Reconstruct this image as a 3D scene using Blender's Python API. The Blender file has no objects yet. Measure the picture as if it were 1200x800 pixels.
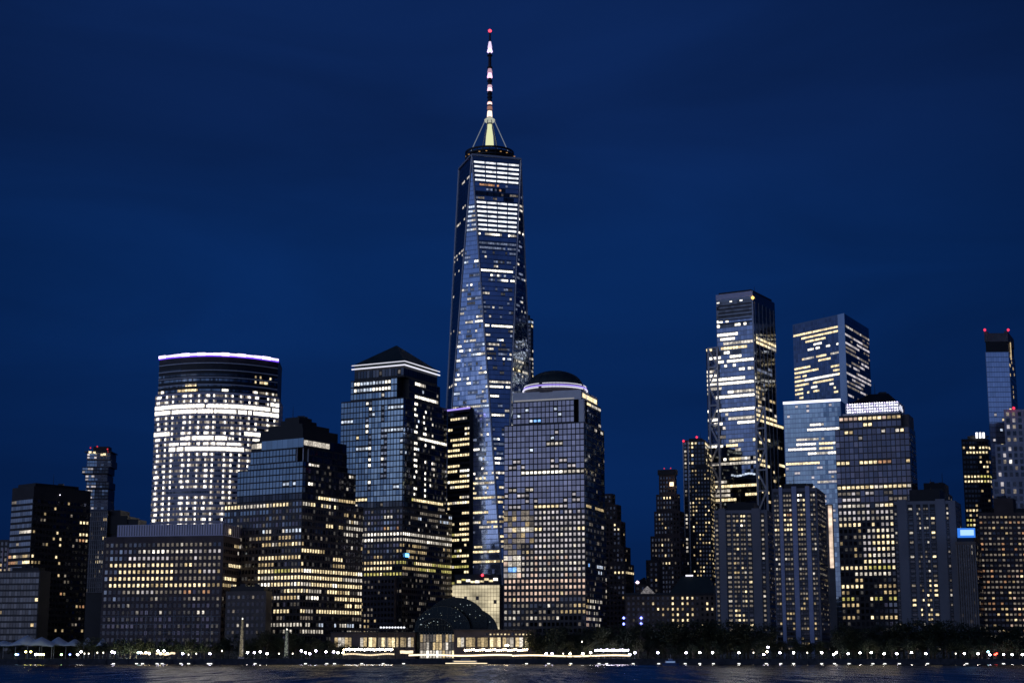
import bpy, math, random
from mathutils import Vector, Matrix
random.seed(11)
R = random.Random(5)
scene = bpy.context.scene
col = scene.collection

# ------------------------------------------------------------------ camera model (1200 x 800 frame)
F = 1900.0
CZ = 5.1
TH = math.atan(367.0 / F)
CT, ST = math.cos(TH), math.sin(TH)

def ratio(u, v):
    """X/Y and (Z-CZ)/Y of the ray through a photo point"""
    dx = (u - 600) / F; dy = (400 - v) / F
    d = CT - dy * ST
    return dx / d, (ST + dy * CT) / d

def at(u, v, Y):
    kx, kz = ratio(u, v)
    return Vector((kx * Y, Y, CZ + kz * Y))

def X_at(u, Y, v=760):
    return ratio(u, v)[0] * Y

def proj(p):
    y = p[1]; z = p[2] - CZ
    dep = y * CT + z * ST
    return 600 + F * p[0] / dep, 400 - F * (z * CT - y * ST) / dep

# ------------------------------------------------------------------ materials
MATS = {}
def new_mat(name):
    m = bpy.data.materials.new(name); m.use_nodes = True
    nt = m.node_tree; nt.nodes.clear()
    out = nt.nodes.new('ShaderNodeOutputMaterial')
    return m, nt, out

def math_node(nt, op, a, b=None, c=None):
    n = nt.nodes.new('ShaderNodeMath'); n.operation = op
    for i, x in enumerate((a, b, c)):
        if x is None: continue
        if isinstance(x, (int, float)): n.inputs[i].default_value = x
        else: nt.links.new(x, n.inputs[i])
    return n.outputs[0]

def pos_noise(nt, scale, detail=3, stretch=(1, 1, 1)):
    g = nt.nodes.new('ShaderNodeNewGeometry')
    mp = nt.nodes.new('ShaderNodeVectorMath'); mp.operation = 'MULTIPLY'
    mp.inputs[1].default_value = stretch
    nt.links.new(g.outputs['Position'], mp.inputs[0])
    n = nt.nodes.new('ShaderNodeTexNoise')
    n.inputs['Scale'].default_value = scale; n.inputs['Detail'].default_value = detail
    nt.links.new(mp.outputs[0], n.inputs['Vector'])
    return n.outputs['Fac']

def island_random(nt):
    g = nt.nodes.new('ShaderNodeNewGeometry'); o = nt.nodes.new('ShaderNodeObjectInfo')
    s = math_node(nt, 'ADD', g.outputs['Random Per Island'], o.outputs['Random'])
    return math_node(nt, 'FRACT', s)

def solid(name, color, rough=.75, metal=0.0, var=.25, scale=.15, bump=0.0, stretch=(1, 1, 1)):
    if name in MATS: return MATS[name]
    m, nt, out = new_mat(name)
    p = nt.nodes.new('ShaderNodeBsdfPrincipled')
    f = pos_noise(nt, scale, 5, stretch)
    mr = nt.nodes.new('ShaderNodeMapRange')
    mr.inputs[1].default_value = .3; mr.inputs[2].default_value = .7
    mr.inputs[3].default_value = 1 - var; mr.inputs[4].default_value = 1 + var
    nt.links.new(f, mr.inputs[0])
    mx = nt.nodes.new('ShaderNodeVectorMath'); mx.operation = 'SCALE'
    mx.inputs[0].default_value = color[:3]
    nt.links.new(mr.outputs[0], mx.inputs['Scale'])
    nt.links.new(mx.outputs[0], p.inputs['Base Color'])
    p.inputs['Roughness'].default_value = rough; p.inputs['Metallic'].default_value = metal
    if bump:
        b = nt.nodes.new('ShaderNodeBump'); b.inputs['Strength'].default_value = bump
        nt.links.new(f, b.inputs['Height']); nt.links.new(b.outputs[0], p.inputs['Normal'])
    nt.links.new(p.outputs[0], out.inputs[0])
    MATS[name] = m
    return m

def glass(name, tint, rough=.06, tilt=.03, var=.35):
    """coated reflective glass; each pane leans a hair differently"""
    if name in MATS: return MATS[name]
    m, nt, out = new_mat(name)
    p = nt.nodes.new('ShaderNodeBsdfPrincipled')
    r = island_random(nt)
    wn = nt.nodes.new('ShaderNodeTexWhiteNoise'); wn.noise_dimensions = '1D'
    nt.links.new(r, wn.inputs['W'])
    sub = nt.nodes.new('ShaderNodeVectorMath'); sub.operation = 'SUBTRACT'
    nt.links.new(wn.outputs['Color'], sub.inputs[0]); sub.inputs[1].default_value = (.5, .5, .5)
    sc = nt.nodes.new('ShaderNodeVectorMath'); sc.operation = 'SCALE'; sc.inputs['Scale'].default_value = tilt
    nt.links.new(sub.outputs[0], sc.inputs[0])
    g = nt.nodes.new('ShaderNodeNewGeometry')
    ad = nt.nodes.new('ShaderNodeVectorMath'); ad.operation = 'ADD'
    nt.links.new(g.outputs['Normal'], ad.inputs[0]); nt.links.new(sc.outputs[0], ad.inputs[1])
    nm = nt.nodes.new('ShaderNodeVectorMath'); nm.operation = 'NORMALIZE'
    nt.links.new(ad.outputs[0], nm.inputs[0]); nt.links.new(nm.outputs[0], p.inputs['Normal'])
    k = math_node(nt, 'MULTIPLY_ADD', r, 2 * var, 1 - var)
    big = pos_noise(nt, .02, 3)
    k = math_node(nt, 'MULTIPLY', k, math_node(nt, 'MULTIPLY_ADD', big, .9, .55))
    cs = nt.nodes.new('ShaderNodeVectorMath'); cs.operation = 'SCALE'; cs.inputs[0].default_value = tint
    nt.links.new(k, cs.inputs['Scale'])
    nt.links.new(cs.outputs[0], p.inputs['Base Color'])
    p.inputs['Metallic'].default_value = .92; p.inputs['Roughness'].default_value = rough
    nt.links.new(p.outputs[0], out.inputs[0])
    MATS[name] = m
    return m

def lit(name, color, strength, spread=.5, nscale=.8, sampled=False):
    """a lit room behind glass"""
    if name in MATS: return MATS[name]
    m, nt, out = new_mat(name)
    p = nt.nodes.new('ShaderNodeBsdfPrincipled')
    p.inputs['Base Color'].default_value = (.03, .03, .03, 1); p.inputs['Roughness'].default_value = .2
    r = island_random(nt)
    s = math_node(nt, 'MULTIPLY_ADD', r, 2 * spread, 1 - spread)
    n = pos_noise(nt, nscale, 3, (1, 1, 1.6))
    n2 = math_node(nt, 'MULTIPLY_ADD', n, 3.2, -.6)
    s = math_node(nt, 'MULTIPLY', s, n2)
    s = math_node(nt, 'MULTIPLY', s, strength)
    s = math_node(nt, 'MAXIMUM', s, 0.0)
    p.inputs['Emission Color'].default_value = (*color, 1)
    nt.links.new(s, p.inputs['Emission Strength'])
    nt.links.new(p.outputs[0], out.inputs[0])
    if not sampled: m.cycles.emission_sampling = 'NONE'
    MATS[name] = m
    return m

def lamp_mat(name, color, strength, sampled=False):
    if name in MATS: return MATS[name]
    m, nt, out = new_mat(name)
    e = nt.nodes.new('ShaderNodeEmission')
    e.inputs[0].default_value = (*color, 1); e.inputs[1].default_value = strength
    nt.links.new(e.outputs[0], out.inputs[0])
    if not sampled: m.cycles.emission_sampling = 'NONE'
    MATS[name] = m
    return m

WIN = {
    'W': lit('room bright white', (1, .93, .80), 2.0, .35),
    'w': lit('room soft white', (1, .90, .76), .62, .55),
    'Y': lit('room bright warm', (1, .80, .46), 1.25, .4),
    'y': lit('room warm', (1, .74, .38), .5, .55),
    'd': lit('room dim', (1, .84, .66), .16, .6),
    'c': lit('room cool', (.72, .82, 1), .8, .5),
    'b': lit('room blue', (.2, .45, 1), 1.4, .3),
    'o': lit('room orange', (1, .52, .26), .42, .5),
    'G': lit('room yellow', (.95, .85, .25), .55, .4),
    'p': lit('peach room and reflected glow', (1, .70, .54), .66, .25, .12),  # also mirrored afterglow on the domed tower, put in as emission
    's': lit('grey room and reflected glow', (.92, .84, .86), .55, .22, .12),  # also the paler part of that mirrored glow, as emission
    'e': lit('room dim blue', (.55, .66, 1), .22, .6),
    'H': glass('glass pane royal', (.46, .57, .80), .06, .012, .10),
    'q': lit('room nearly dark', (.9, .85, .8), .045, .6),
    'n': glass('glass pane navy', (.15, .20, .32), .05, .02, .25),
    'm': glass('glass pane slate', (.17, .17, .22), .08, .03, .25),
    'M': lit('plant floor tubes', (.92, .95, 1), 1.15, .12, .2),
    'g': glass('glass pane', (.26, .31, .37)),
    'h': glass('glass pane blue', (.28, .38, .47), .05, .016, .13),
    'k': glass('glass pane dark', (.07, .08, .10)),
    'l': glass('glass pane lilac', (.27, .27, .34), .08, .03, .25),
}
WKEYS = list(WIN.keys()); WIDX = {k: i for i, k in enumerate(WKEYS)}; WMATS = [WIN[k] for k in WKEYS]

GRANITE = solid('brown granite', (.13, .10, .10), .6)
GRANITE_D = solid('dark granite', (.095, .082, .080), .5)
CONC = solid('pale concrete', (.30, .30, .33), .85, var=.12, scale=.05)
CONC_W = solid('warm concrete', (.30, .27, .25), .85, var=.15)
BRICK = solid('dark brick', (.12, .085, .075), .9)
BRICK_T = solid('tan brick', (.20, .15, .12), .9)
FRAME = solid('dark window framing', (.022, .024, .03), .5)
BLACK = solid('black metal', (.012, .012, .016), .5)
DARK = solid('charcoal cladding', (.03, .032, .04), .45)
STEEL = solid('pale steel', (.55, .57, .62), .35, .3, var=.08)
PAINT = solid('white painted steel', (.80, .80, .84), .6, 0, var=.05)
MET = solid('lilac metal panel', (.86, .82, 1.0), .6, 0, var=.05)
ROOFC = solid('dark green copper', (.035, .05, .05), .6)
SPAN = glass('spandrel glass', (.10, .12, .16), .15, .0, .1)
SPAN_B = glass('spandrel blue', (.16, .21, .30), .12, .0, .1)
RED = lamp_mat('red beacon', (1, .04, .10), 1.6)
PURPLE = lamp_mat('violet line light', (.42, .32, 1), 1.1)
VIOW = lamp_mat('violet white tube', (.74, .64, 1), 2.6)
WHITE_L = lamp_mat('cool white line light', (.86, .86, 1), 1.1)

LIT = 'WwYydcboGpsMeq'
# ------------------------------------------------------------------ mesh builder
class MB:
    def __init__(s): s.v = []; s.f = []; s.m = []
    def quad(s, a, b, c, d, mi=0):
        n = len(s.v); s.v += [a, b, c, d]; s.f.append((n, n+1, n+2, n+3)); s.m.append(mi)
    def box3(s, o, ex, ey, ez, mi=0):
        n = len(s.v)
        o = Vector(o); ex = Vector(ex); ey = Vector(ey); ez = Vector(ez)
        s.v += [o, o+ex, o+ex+ey, o+ey, o+ez, o+ex+ez, o+ex+ey+ez, o+ey+ez]
        for q in ((0,3,2,1), (4,5,6,7), (0,1,5,4), (1,2,6,5), (2,3,7,6), (3,0,4,7)):
            s.f.append(tuple(n+i for i in q)); s.m.append(mi)
        return s
    def prism(s, poly, z0, z1, mi=0, top=None):
        n = len(s.v); k = len(poly); tp = top or poly
        s.v += [Vector((p[0], p[1], z0)) for p in poly] + [Vector((p[0], p[1], z1)) for p in tp]
        for i in range(k):
            j = (i+1) % k
            s.f.append((n+i, n+j, n+k+j, n+k+i)); s.m.append(mi)
        s.f.append(tuple(n+i for i in range(k))[::-1]); s.m.append(mi)
        s.f.append(tuple(n+k+i for i in range(k))); s.m.append(mi)
        return s
    def bar(s, a, b, w, mi=0):
        a = Vector(a); b = Vector(b); d = (b-a).normalized()
        t = d.cross(Vector((0, 0, 1)))
        if t.length < .05: t = Vector((1, 0, 0))
        t.normalize(); q = d.cross(t).normalized()
        return s.box3(a - t*w/2 - q*w/2, t*w, q*w, b-a, mi)
    def lathe(s, c, prof, seg=12, mi=0):
        """prof: list of (radius, z)"""
        n = len(s.v); c = Vector(c)
        for r, z in prof:
            for i in range(seg):
                a = 2*math.pi*i/seg
                s.v.append(c + Vector((r*math.cos(a), r*math.sin(a), z)))
        for k in range(len(prof)-1):
            for i in range(seg):
                j = (i+1) % seg
                s.f.append((n+k*seg+i, n+k*seg+j, n+(k+1)*seg+j, n+(k+1)*seg+i)); s.m.append(mi)
        s.f.append(tuple(n+i for i in range(seg))[::-1]); s.m.append(mi)
        k = len(prof)-1
        s.f.append(tuple(n+k*seg+i for i in range(seg))); s.m.append(mi)
        return s
    def mesh(s, name, mats, base=Vector((0, 0, 0)), smooth=False):
        me = bpy.data.meshes.new(name)
        me.from_pydata([tuple(Vector(p)-base) for p in s.v], [], s.f)
        for m in mats: me.materials.append(m)
        if len(mats) > 1: me.polygons.foreach_set('material_index', s.m)
        if smooth: me.polygons.foreach_set('use_smooth', [True]*len(s.f))
        me.update()
        return me
    def build(s, name, mats, parent=None, smooth=False):
        if not isinstance(mats, (list, tuple)): mats = [mats]
        base = Vector((0, 0, 0)); q = parent
        while q is not None: base = base + q.location; q = q.parent
        o = bpy.data.objects.new(name, s.mesh(name, mats, base, smooth)); col.objects.link(o)
        if parent is not None: o.parent = parent
        return o

def tag(o, label=None, cat=None, group=None, kind=None):
    if label: o['label'] = label
    if cat: o['category'] = cat
    if group: o['group'] = group
    if kind: o['kind'] = kind
    return o

def thing(name, loc, label, cat, group=None):
    o = bpy.data.objects.new(name, None); col.objects.link(o)
    o.location = loc; o.empty_display_size = 1
    return tag(o, label, cat, group)

GZ = 3.0     # ground level of the city
UNIT = MB().box3((-.5, 0, -.5), (1, 0, 0), (0, 1, 0), (0, 0, 1))
UNIT_MESH = {k: UNIT.mesh('window', [WIN[k]]) for k in WKEYS}

# ------------------------------------------------------------------ building helper
class Bld:
    def __init__(s, name, label, u, v, Y, phi, phi2=None, cat='building', group=None, seed=0, lights=(), default='g', vmax=735):
        s.N = at(u, v, Y); s.ztop = s.N.z
        s.phi = math.radians(phi)
        need = math.degrees(math.atan(max(0, ratio(u, v)[0]))) + 7
        s.phi2 = math.radians((max(phi, need) if u > 600 else phi) if phi2 is None else phi2)
        s.a = Vector((-math.cos(s.phi), math.sin(s.phi), 0))
        s.b = Vector((math.sin(s.phi2), math.cos(s.phi2), 0))
        s.o = Vector((s.N.x, s.N.y, 0))
        s.root = thing(name, (s.N.x, s.N.y, GZ), label, cat, group)
        s.rng = random.Random(seed + 17)
        s.L = list(lights); s.default = default; s.vmax = vmax
        s.wins = []
        s.sub = {}; s.mixk = ''
    def z(s, v, Y=None): return CZ + ratio(600, v)[1] * (Y or s.N.y)
    def _solve(s, org, d, u, v):
        k = ratio(u, v)[0]
        return (k*org.y - org.x) / (d.x - k*d.y)
    def A(s, u, v=500, b=0): return s._solve(s.o + s.b*b, s.a, u, v)
    def B(s, u, v=500, a=0): return s._solve(s.o + s.a*a, s.b, u, v)
    def P(s, a, b, z=0): return s.o + s.a*a + s.b*b + Vector((0, 0, z))
    def rect(s, a0, a1, b0, b1): return [s.P(a0, b0), s.P(a0, b1), s.P(a1, b1), s.P(a1, b0)]
    def wall(s, tiers, mat, name='wall'):
        m = MB()
        for a0, a1, b0, b1, z0, z1 in tiers: m.prism(s.rect(a0, a1, b0, b1), z0, z1)
        return m.build(name, mat, s.root)
    def pick(s, u, v, prev):
        st, run = s.default, .0
        for L in s.L:
            if L[0] <= u <= L[2] and L[1] <= v <= L[3]:
                st = L[4]; run = L[5] if len(L) > 5 else 0
        if prev and prev in st and s.rng.random() < run: return prev
        return s.rng.choice(st)
    def facade(s, P0, P1, z0, z1, bay, floor, fw=.7, fh=.65, lightfn=None, big=False, off=.0, mixk=''):
        """windows on the vertical plane P0->P1"""
        P0 = Vector((P0.x, P0.y, 0)); P1 = Vector((P1.x, P1.y, 0))
        L = (P1-P0).length; t = (P1-P0)/L
        n = Vector((t.y, -t.x, 0))
        if n.dot(Vector((0, 0, 0))-P0) < 0: n = -n
        nx = max(1, round(L/bay)); nz = max(1, round((z1-z0)/floor))
        bw = L/nx; fl = (z1-z0)/nz
        for j in range(nz):
            prev = None
            zc = z0 + (j+.5)*fl
            vr = proj((P0+P1)/2 + Vector((0, 0, zc)))[1]
            for i in range(nx):
                c = P0 + t*(i+.5)*bw + Vector((0, 0, zc)) + n*off
                u, v = proj(c)[0], vr
                k = lightfn(i, j, nx, nz, u, v) if lightfn else None
                if k is None:
                    k = s.pick(u, v, prev)
                prev = k
                k = getattr(s, 'sub', {}).get(k, k)
                if k == 'k' and mixk and s.rng.random() < .85: k = s.rng.choice(mixk)
                big_ = k == 'F'
                if big_: k = 'W'
                if k in ' x': continue
                ww, hh = bw*fw, fl*(fh if not big_ else .78)
                if k in LIT and not big:
                    if fh > .75: hh = fl*(.44 if bay < 2.85 or fw < .9 else .56); ww *= .82 if fw < .9 else .93
                    elif fh > .6 and fw > .8: hh *= .72
                    else: hh *= .84; ww *= .80
                s.wins.append((c, t, n, ww, hh, k, u, v))
    def L_face(s, a0, a1, b, z0, z1, *args, **kw):
        s.facade(s.P(a1, b), s.P(a0, b), z0, z1, *args, **kw)
    def R_face(s, a, b0, b1, z0, z1, *args, **kw):
        s.facade(s.P(a, b0), s.P(a, b1), z0, z1, *args, **kw)
    def finish(s, n_ind=100, depth=.14):
        """the windows that show largest and brightest as parts, the rest as one"""
        rank = {'e': 2, 'W': 5, 'Y': 5, 'M': 5, 'b': 5, 'w': 4, 'y': 4, 'G': 4, 'p': 4, 'c': 4, 's': 3, 'o': 4, 'd': 2}
        ok = [i for i, w in enumerate(s.wins) if -5 < w[6] < 1205 and w[7] < s.vmax]
        s.rng.shuffle(ok)
        ok.sort(key=lambda i: -(rank.get(s.wins[i][5], 1) * (s.wins[i][3]*s.wins[i][4])**.5))
        sel = set(ok[:n_ind]) if len(s.wins) > n_ind else set(range(len(s.wins)))
        base = s.root.location
        rest = MB()
        up = Vector((0, 0, 1))
        for i, (c, t, n, w, h, k, u, v) in enumerate(s.wins):
            upv = n.cross(t)
            if upv.z < 0: upv = -upv
            if i in sel:
                o = bpy.data.objects.new('window', UNIT_MESH[k]); col.objects.link(o)
                o.parent = s.root
                M = Matrix.Identity(4)
                M.col[0] = (*(t*w), 0); M.col[1] = (*(n*depth), 0); M.col[2] = (*(upv*h), 0)
                M.col[3] = (*(c-base), 1)
                o.matrix_basis = M
            else:
                a = c - t*w/2 - upv*h/2
                m0 = len(rest.v)
                rest.v += [a, a+t*w, a+t*w+upv*h, a+upv*h]
                rest.v += [p + n*depth for p in rest.v[m0:m0+4]]
                ki = WIDX[k]
                for q in ((4,5,6,7), (0,1,5,4), (1,2,6,5), (2,3,7,6), (3,0,4,7)):
                    rest.f.append(tuple(m0+x for x in q)); rest.m.append(ki)
        if rest.v:
            tag(rest.build('window', WMATS, s.root), kind='stuff')

def beacon(parent, p, r=.9, mat=None):
    m = MB().lathe(p, [(r*.4, -r), (r, -r*.3), (r, r*.4), (r*.3, r)], 8)
    return m.build('beacon', mat or RED, parent)

# =====================================================================================================
#                                             BUILDINGS
# =====================================================================================================

# ---- 1. the tallest tower --------------------------------------------------------------------------
def tallest():
    Y0 = 1345.0
    ph = math.radians(16.5)
    T1 = at(553, 182, Y0 - 24)
    ztop = T1.z; zb = 57.0
    ex = Vector((math.cos(ph), math.sin(ph), 0)); ey = Vector((-math.sin(ph), math.cos(ph), 0))
    C = Vector((T1.x, T1.y, 0)) + ex*21.65 + ey*21.65
    root = thing('glass_skyscraper', (C.x, C.y, GZ), 'tallest tower, blue glass tapering in long triangles under a lit spire', 'skyscraper')
    b = Bld.__new__(Bld); b.root = root; b.wins = []; b.rng = random.Random(3); b.vmax = 690
    T = [C + (ex*sx + ey*sy)*21.65 + Vector((0, 0, ztop)) for sx, sy in ((-1, -1), (1, -1), (1, 1), (-1, 1))]
    Bc = [C + d*43.1 + Vector((0, 0, zb)) for d in (-ey, ex, ey, -ex)]   # under the middles of the top edges
    m = MB(); n0 = 0
    faces = []
    for i in range(4):
        faces.append((T[i], T[(i+1) % 4], Bc[i], 'inv'))
        faces.append((Bc[i], Bc[(i+1) % 4], T[(i+1) % 4], 'up'))
    for A_, B_, C_, _ in faces:
        n = len(m.v); m.v += [A_, B_, C_]; m.f.append((n, n+1, n+2)); m.m.append(0)
    m.quad(T[0], T[1], T[2], T[3]); 
    m.build('glass_facade', SPAN_B, root)
    base = MB().prism([Bc[i] for i in range(4)], GZ, zb)
    base.build('podium', CONC_W, root)
    # bright steel edges
    for i in range(4):
        for q in (Bc[i], Bc[(i-1) % 4]):
            e = MB(); out = Vector((T[i].x-C.x, T[i].y-C.y, 0)).normalized()*.25
            e.bar(T[i]+out, q+out, .85); e.build('edge_trim', PAINT, root)
    par = MB()
    for i in range(4): par.bar(T[i]+Vector((0, 0, .5)), T[(i+1) % 4]+Vector((0, 0, .5)), 1.6)
    par.build('parapet', STEEL, root)
    # floors
    fl = 3.96
    nf = int((ztop-zb)/fl)
    def clusters(fi):
        return random.Random(100+fi)
    for fi, (A_, B_, C_, kind) in enumerate(faces):
        nrm = (B_-A_).cross(C_-A_).normalized()
        cen = (A_+B_+C_)/3
        if nrm.dot(cen - C - Vector((0, 0, cen.z))) < 0: nrm = -nrm
        if nrm.dot(Vector((0, 0, CZ)) - cen) < 0: continue
        rg = clusters(fi)
        t = (B_-A_).normalized()
        if t.x < 0: t = -t
        for j in range(nf):
            zc = zb + (j+.5)*fl
            # row ends on this triangle
            pts = []
            for P_, Q_ in ((A_, B_), (B_, C_), (C_, A_)):
                if (P_.z-zc)*(Q_.z-zc) < 0:
                    pts.append(P_ + (Q_-P_)*((zc-P_.z)/(Q_.z-P_.z)))
            if len(pts) < 2: continue
            pts.sort(key=lambda p: p.dot(t)); p0, p1 = pts
            L = (p1-p0).length
            if L < 2.5: continue
            p0 = p0 + t*.9; L -= 1.8
            nb = max(1, round(L/1.9)); bw = L/nb
            um, v = proj((p0+p1)/2)
            band = rg.random()
            key_prev = None
            front = um > 552 and v < 700
            row_w = None
            mech = False
            if kind == 'inv' and fi == 0:
                if 189 < v < 217 or 236 < v < 274: mech = True
            if mech:
                nb = 4; bw = L/nb
                for i in range(nb):
                    c = p0 + t*(i+.5)*bw
                    b.wins.append((c, t, nrm, bw*.9, fl*.40, 'M', *proj(c)))
                continue
            shade_left = um < 552 and kind == 'inv'  # duller facets: their shade is put into darker pane tints
            shade_right = um > 598 + max(0, (300-v)*.05)
            if shade_left: row_w = 'h'*16 if band < .86 else 'hhhww'
            elif shade_right:
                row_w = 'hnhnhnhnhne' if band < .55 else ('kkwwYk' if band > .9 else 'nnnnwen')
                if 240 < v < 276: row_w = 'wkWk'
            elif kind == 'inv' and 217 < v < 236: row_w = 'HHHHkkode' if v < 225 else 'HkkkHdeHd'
            elif v < 272: row_w = 'H' if not (240 < v) else 'ccHw'
            elif v < 279: row_w = 'HwcwHW'
            elif v < 296: row_w = 'HHHHHHHHHHe' if band < .6 else 'eeeHe'
            else:
                if band < .07: row_w = 'WWWWWWwH'
                elif band < .22: row_w = 'WWwwceeHHHHH'
                elif band < .46: row_w = 'WwceeHHHHHHH'
                elif band < .72: row_w = 'eeeqwHHHHHHHH'
                else: row_w = 'H'*16+'eeqqqw'
                if v > 440 and band > .8: row_w = 'WHHHwHHHH'
                if v > 560:
                    row_w = ('HHHHYYw' if band < .5 else 'HHHHHHHHHe')
                    if band < .3: row_w = 'YYwYwyHY'
            run = .72 if any(q in row_w for q in 'W') and band < .24 else .45
            for i in range(nb):
                c = p0 + t*(i+.5)*bw
                if key_prev and rg.random() < run and key_prev in row_w: k = key_prev
                else: k = rg.choice(row_w)
                key_prev = k
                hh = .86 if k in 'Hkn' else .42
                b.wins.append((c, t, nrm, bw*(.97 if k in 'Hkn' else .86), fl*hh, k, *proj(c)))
    b.finish(100, .12)
    # ring, platform and mast
    top = C + Vector((0, 0, ztop))
    ring = MB()
    for dz in (1.0, 3.6, 6.4, 9.2):
        r0 = 21.2
        n = len(ring.v); seg = 48
        for zz, rr in ((dz, r0), (dz+1.5, r0), (dz+1.5, r0-1.2), (dz, r0-1.2)):
            for i in range(seg):
                a = 2*math.pi*i/seg; ring.v.append(top + Vector((rr*math.cos(a), rr*math.sin(a), zz)))
        for k in range(4):
            for i in range(seg):
                j = (i+1) % seg; k2 = (k+1) % 4
                ring.f.append((n+k*seg+i, n+k*seg+j, n+k2*seg+j, n+k2*seg+i)); ring.m.append(0)
    for i in range(24):
        a = 2*math.pi*i/24
        p = top + Vector((20.6*math.cos(a), 20.6*math.sin(a), 0)); ring.bar(p, p+Vector((0, 0, 10.5)), .7)
    rg_ = ring.build('communications_ring', BLACK, root)
    MB().lathe(top, [(18.5, 0), (18.5, 8.6), (15, 9.4)], 32).build('roof_plant', BLACK, root)
    for i in range(10):
        a = -math.pi*(.08+.84*i/9)
        p = top + Vector((21.4*math.cos(a), 21.4*math.sin(a), 5.6))
        if i % 3 != 1: MB().box3(p, (1.4, 0, 0), (0, .4, 0), (0, 0, .4)).build('work_light', lamp_mat('amber work light', (1, .55, .2), .6), rg_)
    zb2 = 9.0
    ym = C.y
    def zt(v): return at(600, v, ym).z
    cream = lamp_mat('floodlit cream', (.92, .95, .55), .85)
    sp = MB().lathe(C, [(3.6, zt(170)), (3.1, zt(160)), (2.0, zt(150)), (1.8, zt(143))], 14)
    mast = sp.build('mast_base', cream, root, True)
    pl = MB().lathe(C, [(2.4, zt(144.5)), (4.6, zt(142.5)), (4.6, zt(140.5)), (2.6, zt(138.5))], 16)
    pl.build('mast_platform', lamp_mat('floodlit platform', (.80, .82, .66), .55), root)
    for a in (200, 250, 290, 340, 60, 120):
        aa = math.radians(a)
        g = MB().bar(C + Vector((4.2*math.cos(aa), 4.2*math.sin(aa), zt(142))), C + Vector((17.5*math.cos(aa), 17.5*math.sin(aa), ztop+9)), .55)
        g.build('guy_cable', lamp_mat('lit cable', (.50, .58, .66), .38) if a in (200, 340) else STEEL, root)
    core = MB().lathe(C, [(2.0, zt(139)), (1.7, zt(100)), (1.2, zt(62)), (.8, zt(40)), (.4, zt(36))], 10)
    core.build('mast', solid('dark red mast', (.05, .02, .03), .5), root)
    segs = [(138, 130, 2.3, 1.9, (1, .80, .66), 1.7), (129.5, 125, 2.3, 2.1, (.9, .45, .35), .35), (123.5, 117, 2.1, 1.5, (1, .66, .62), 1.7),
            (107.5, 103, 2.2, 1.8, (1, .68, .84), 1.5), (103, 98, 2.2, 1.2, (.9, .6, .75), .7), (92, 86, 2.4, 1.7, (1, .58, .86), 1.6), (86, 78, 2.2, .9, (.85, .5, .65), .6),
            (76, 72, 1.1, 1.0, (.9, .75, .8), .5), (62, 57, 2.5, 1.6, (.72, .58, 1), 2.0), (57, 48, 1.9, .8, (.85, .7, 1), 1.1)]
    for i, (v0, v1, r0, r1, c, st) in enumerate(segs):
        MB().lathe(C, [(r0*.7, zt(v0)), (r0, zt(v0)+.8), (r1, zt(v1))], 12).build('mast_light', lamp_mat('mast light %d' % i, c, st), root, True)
    for v in (146, 115, 111, 96, 80, 66):
        MB().lathe(C, [(2.3, zt(v)), (2.3, zt(v)+1.0)], 10).build('mast_collar', BLACK, root)
    beacon(root, Vector((C.x, C.y, zt(36.5))), 1.5, lamp_mat('spire beacon', (1, .06, .10), 2.6))
    # lobby podium roof clutter
tallest()

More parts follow.
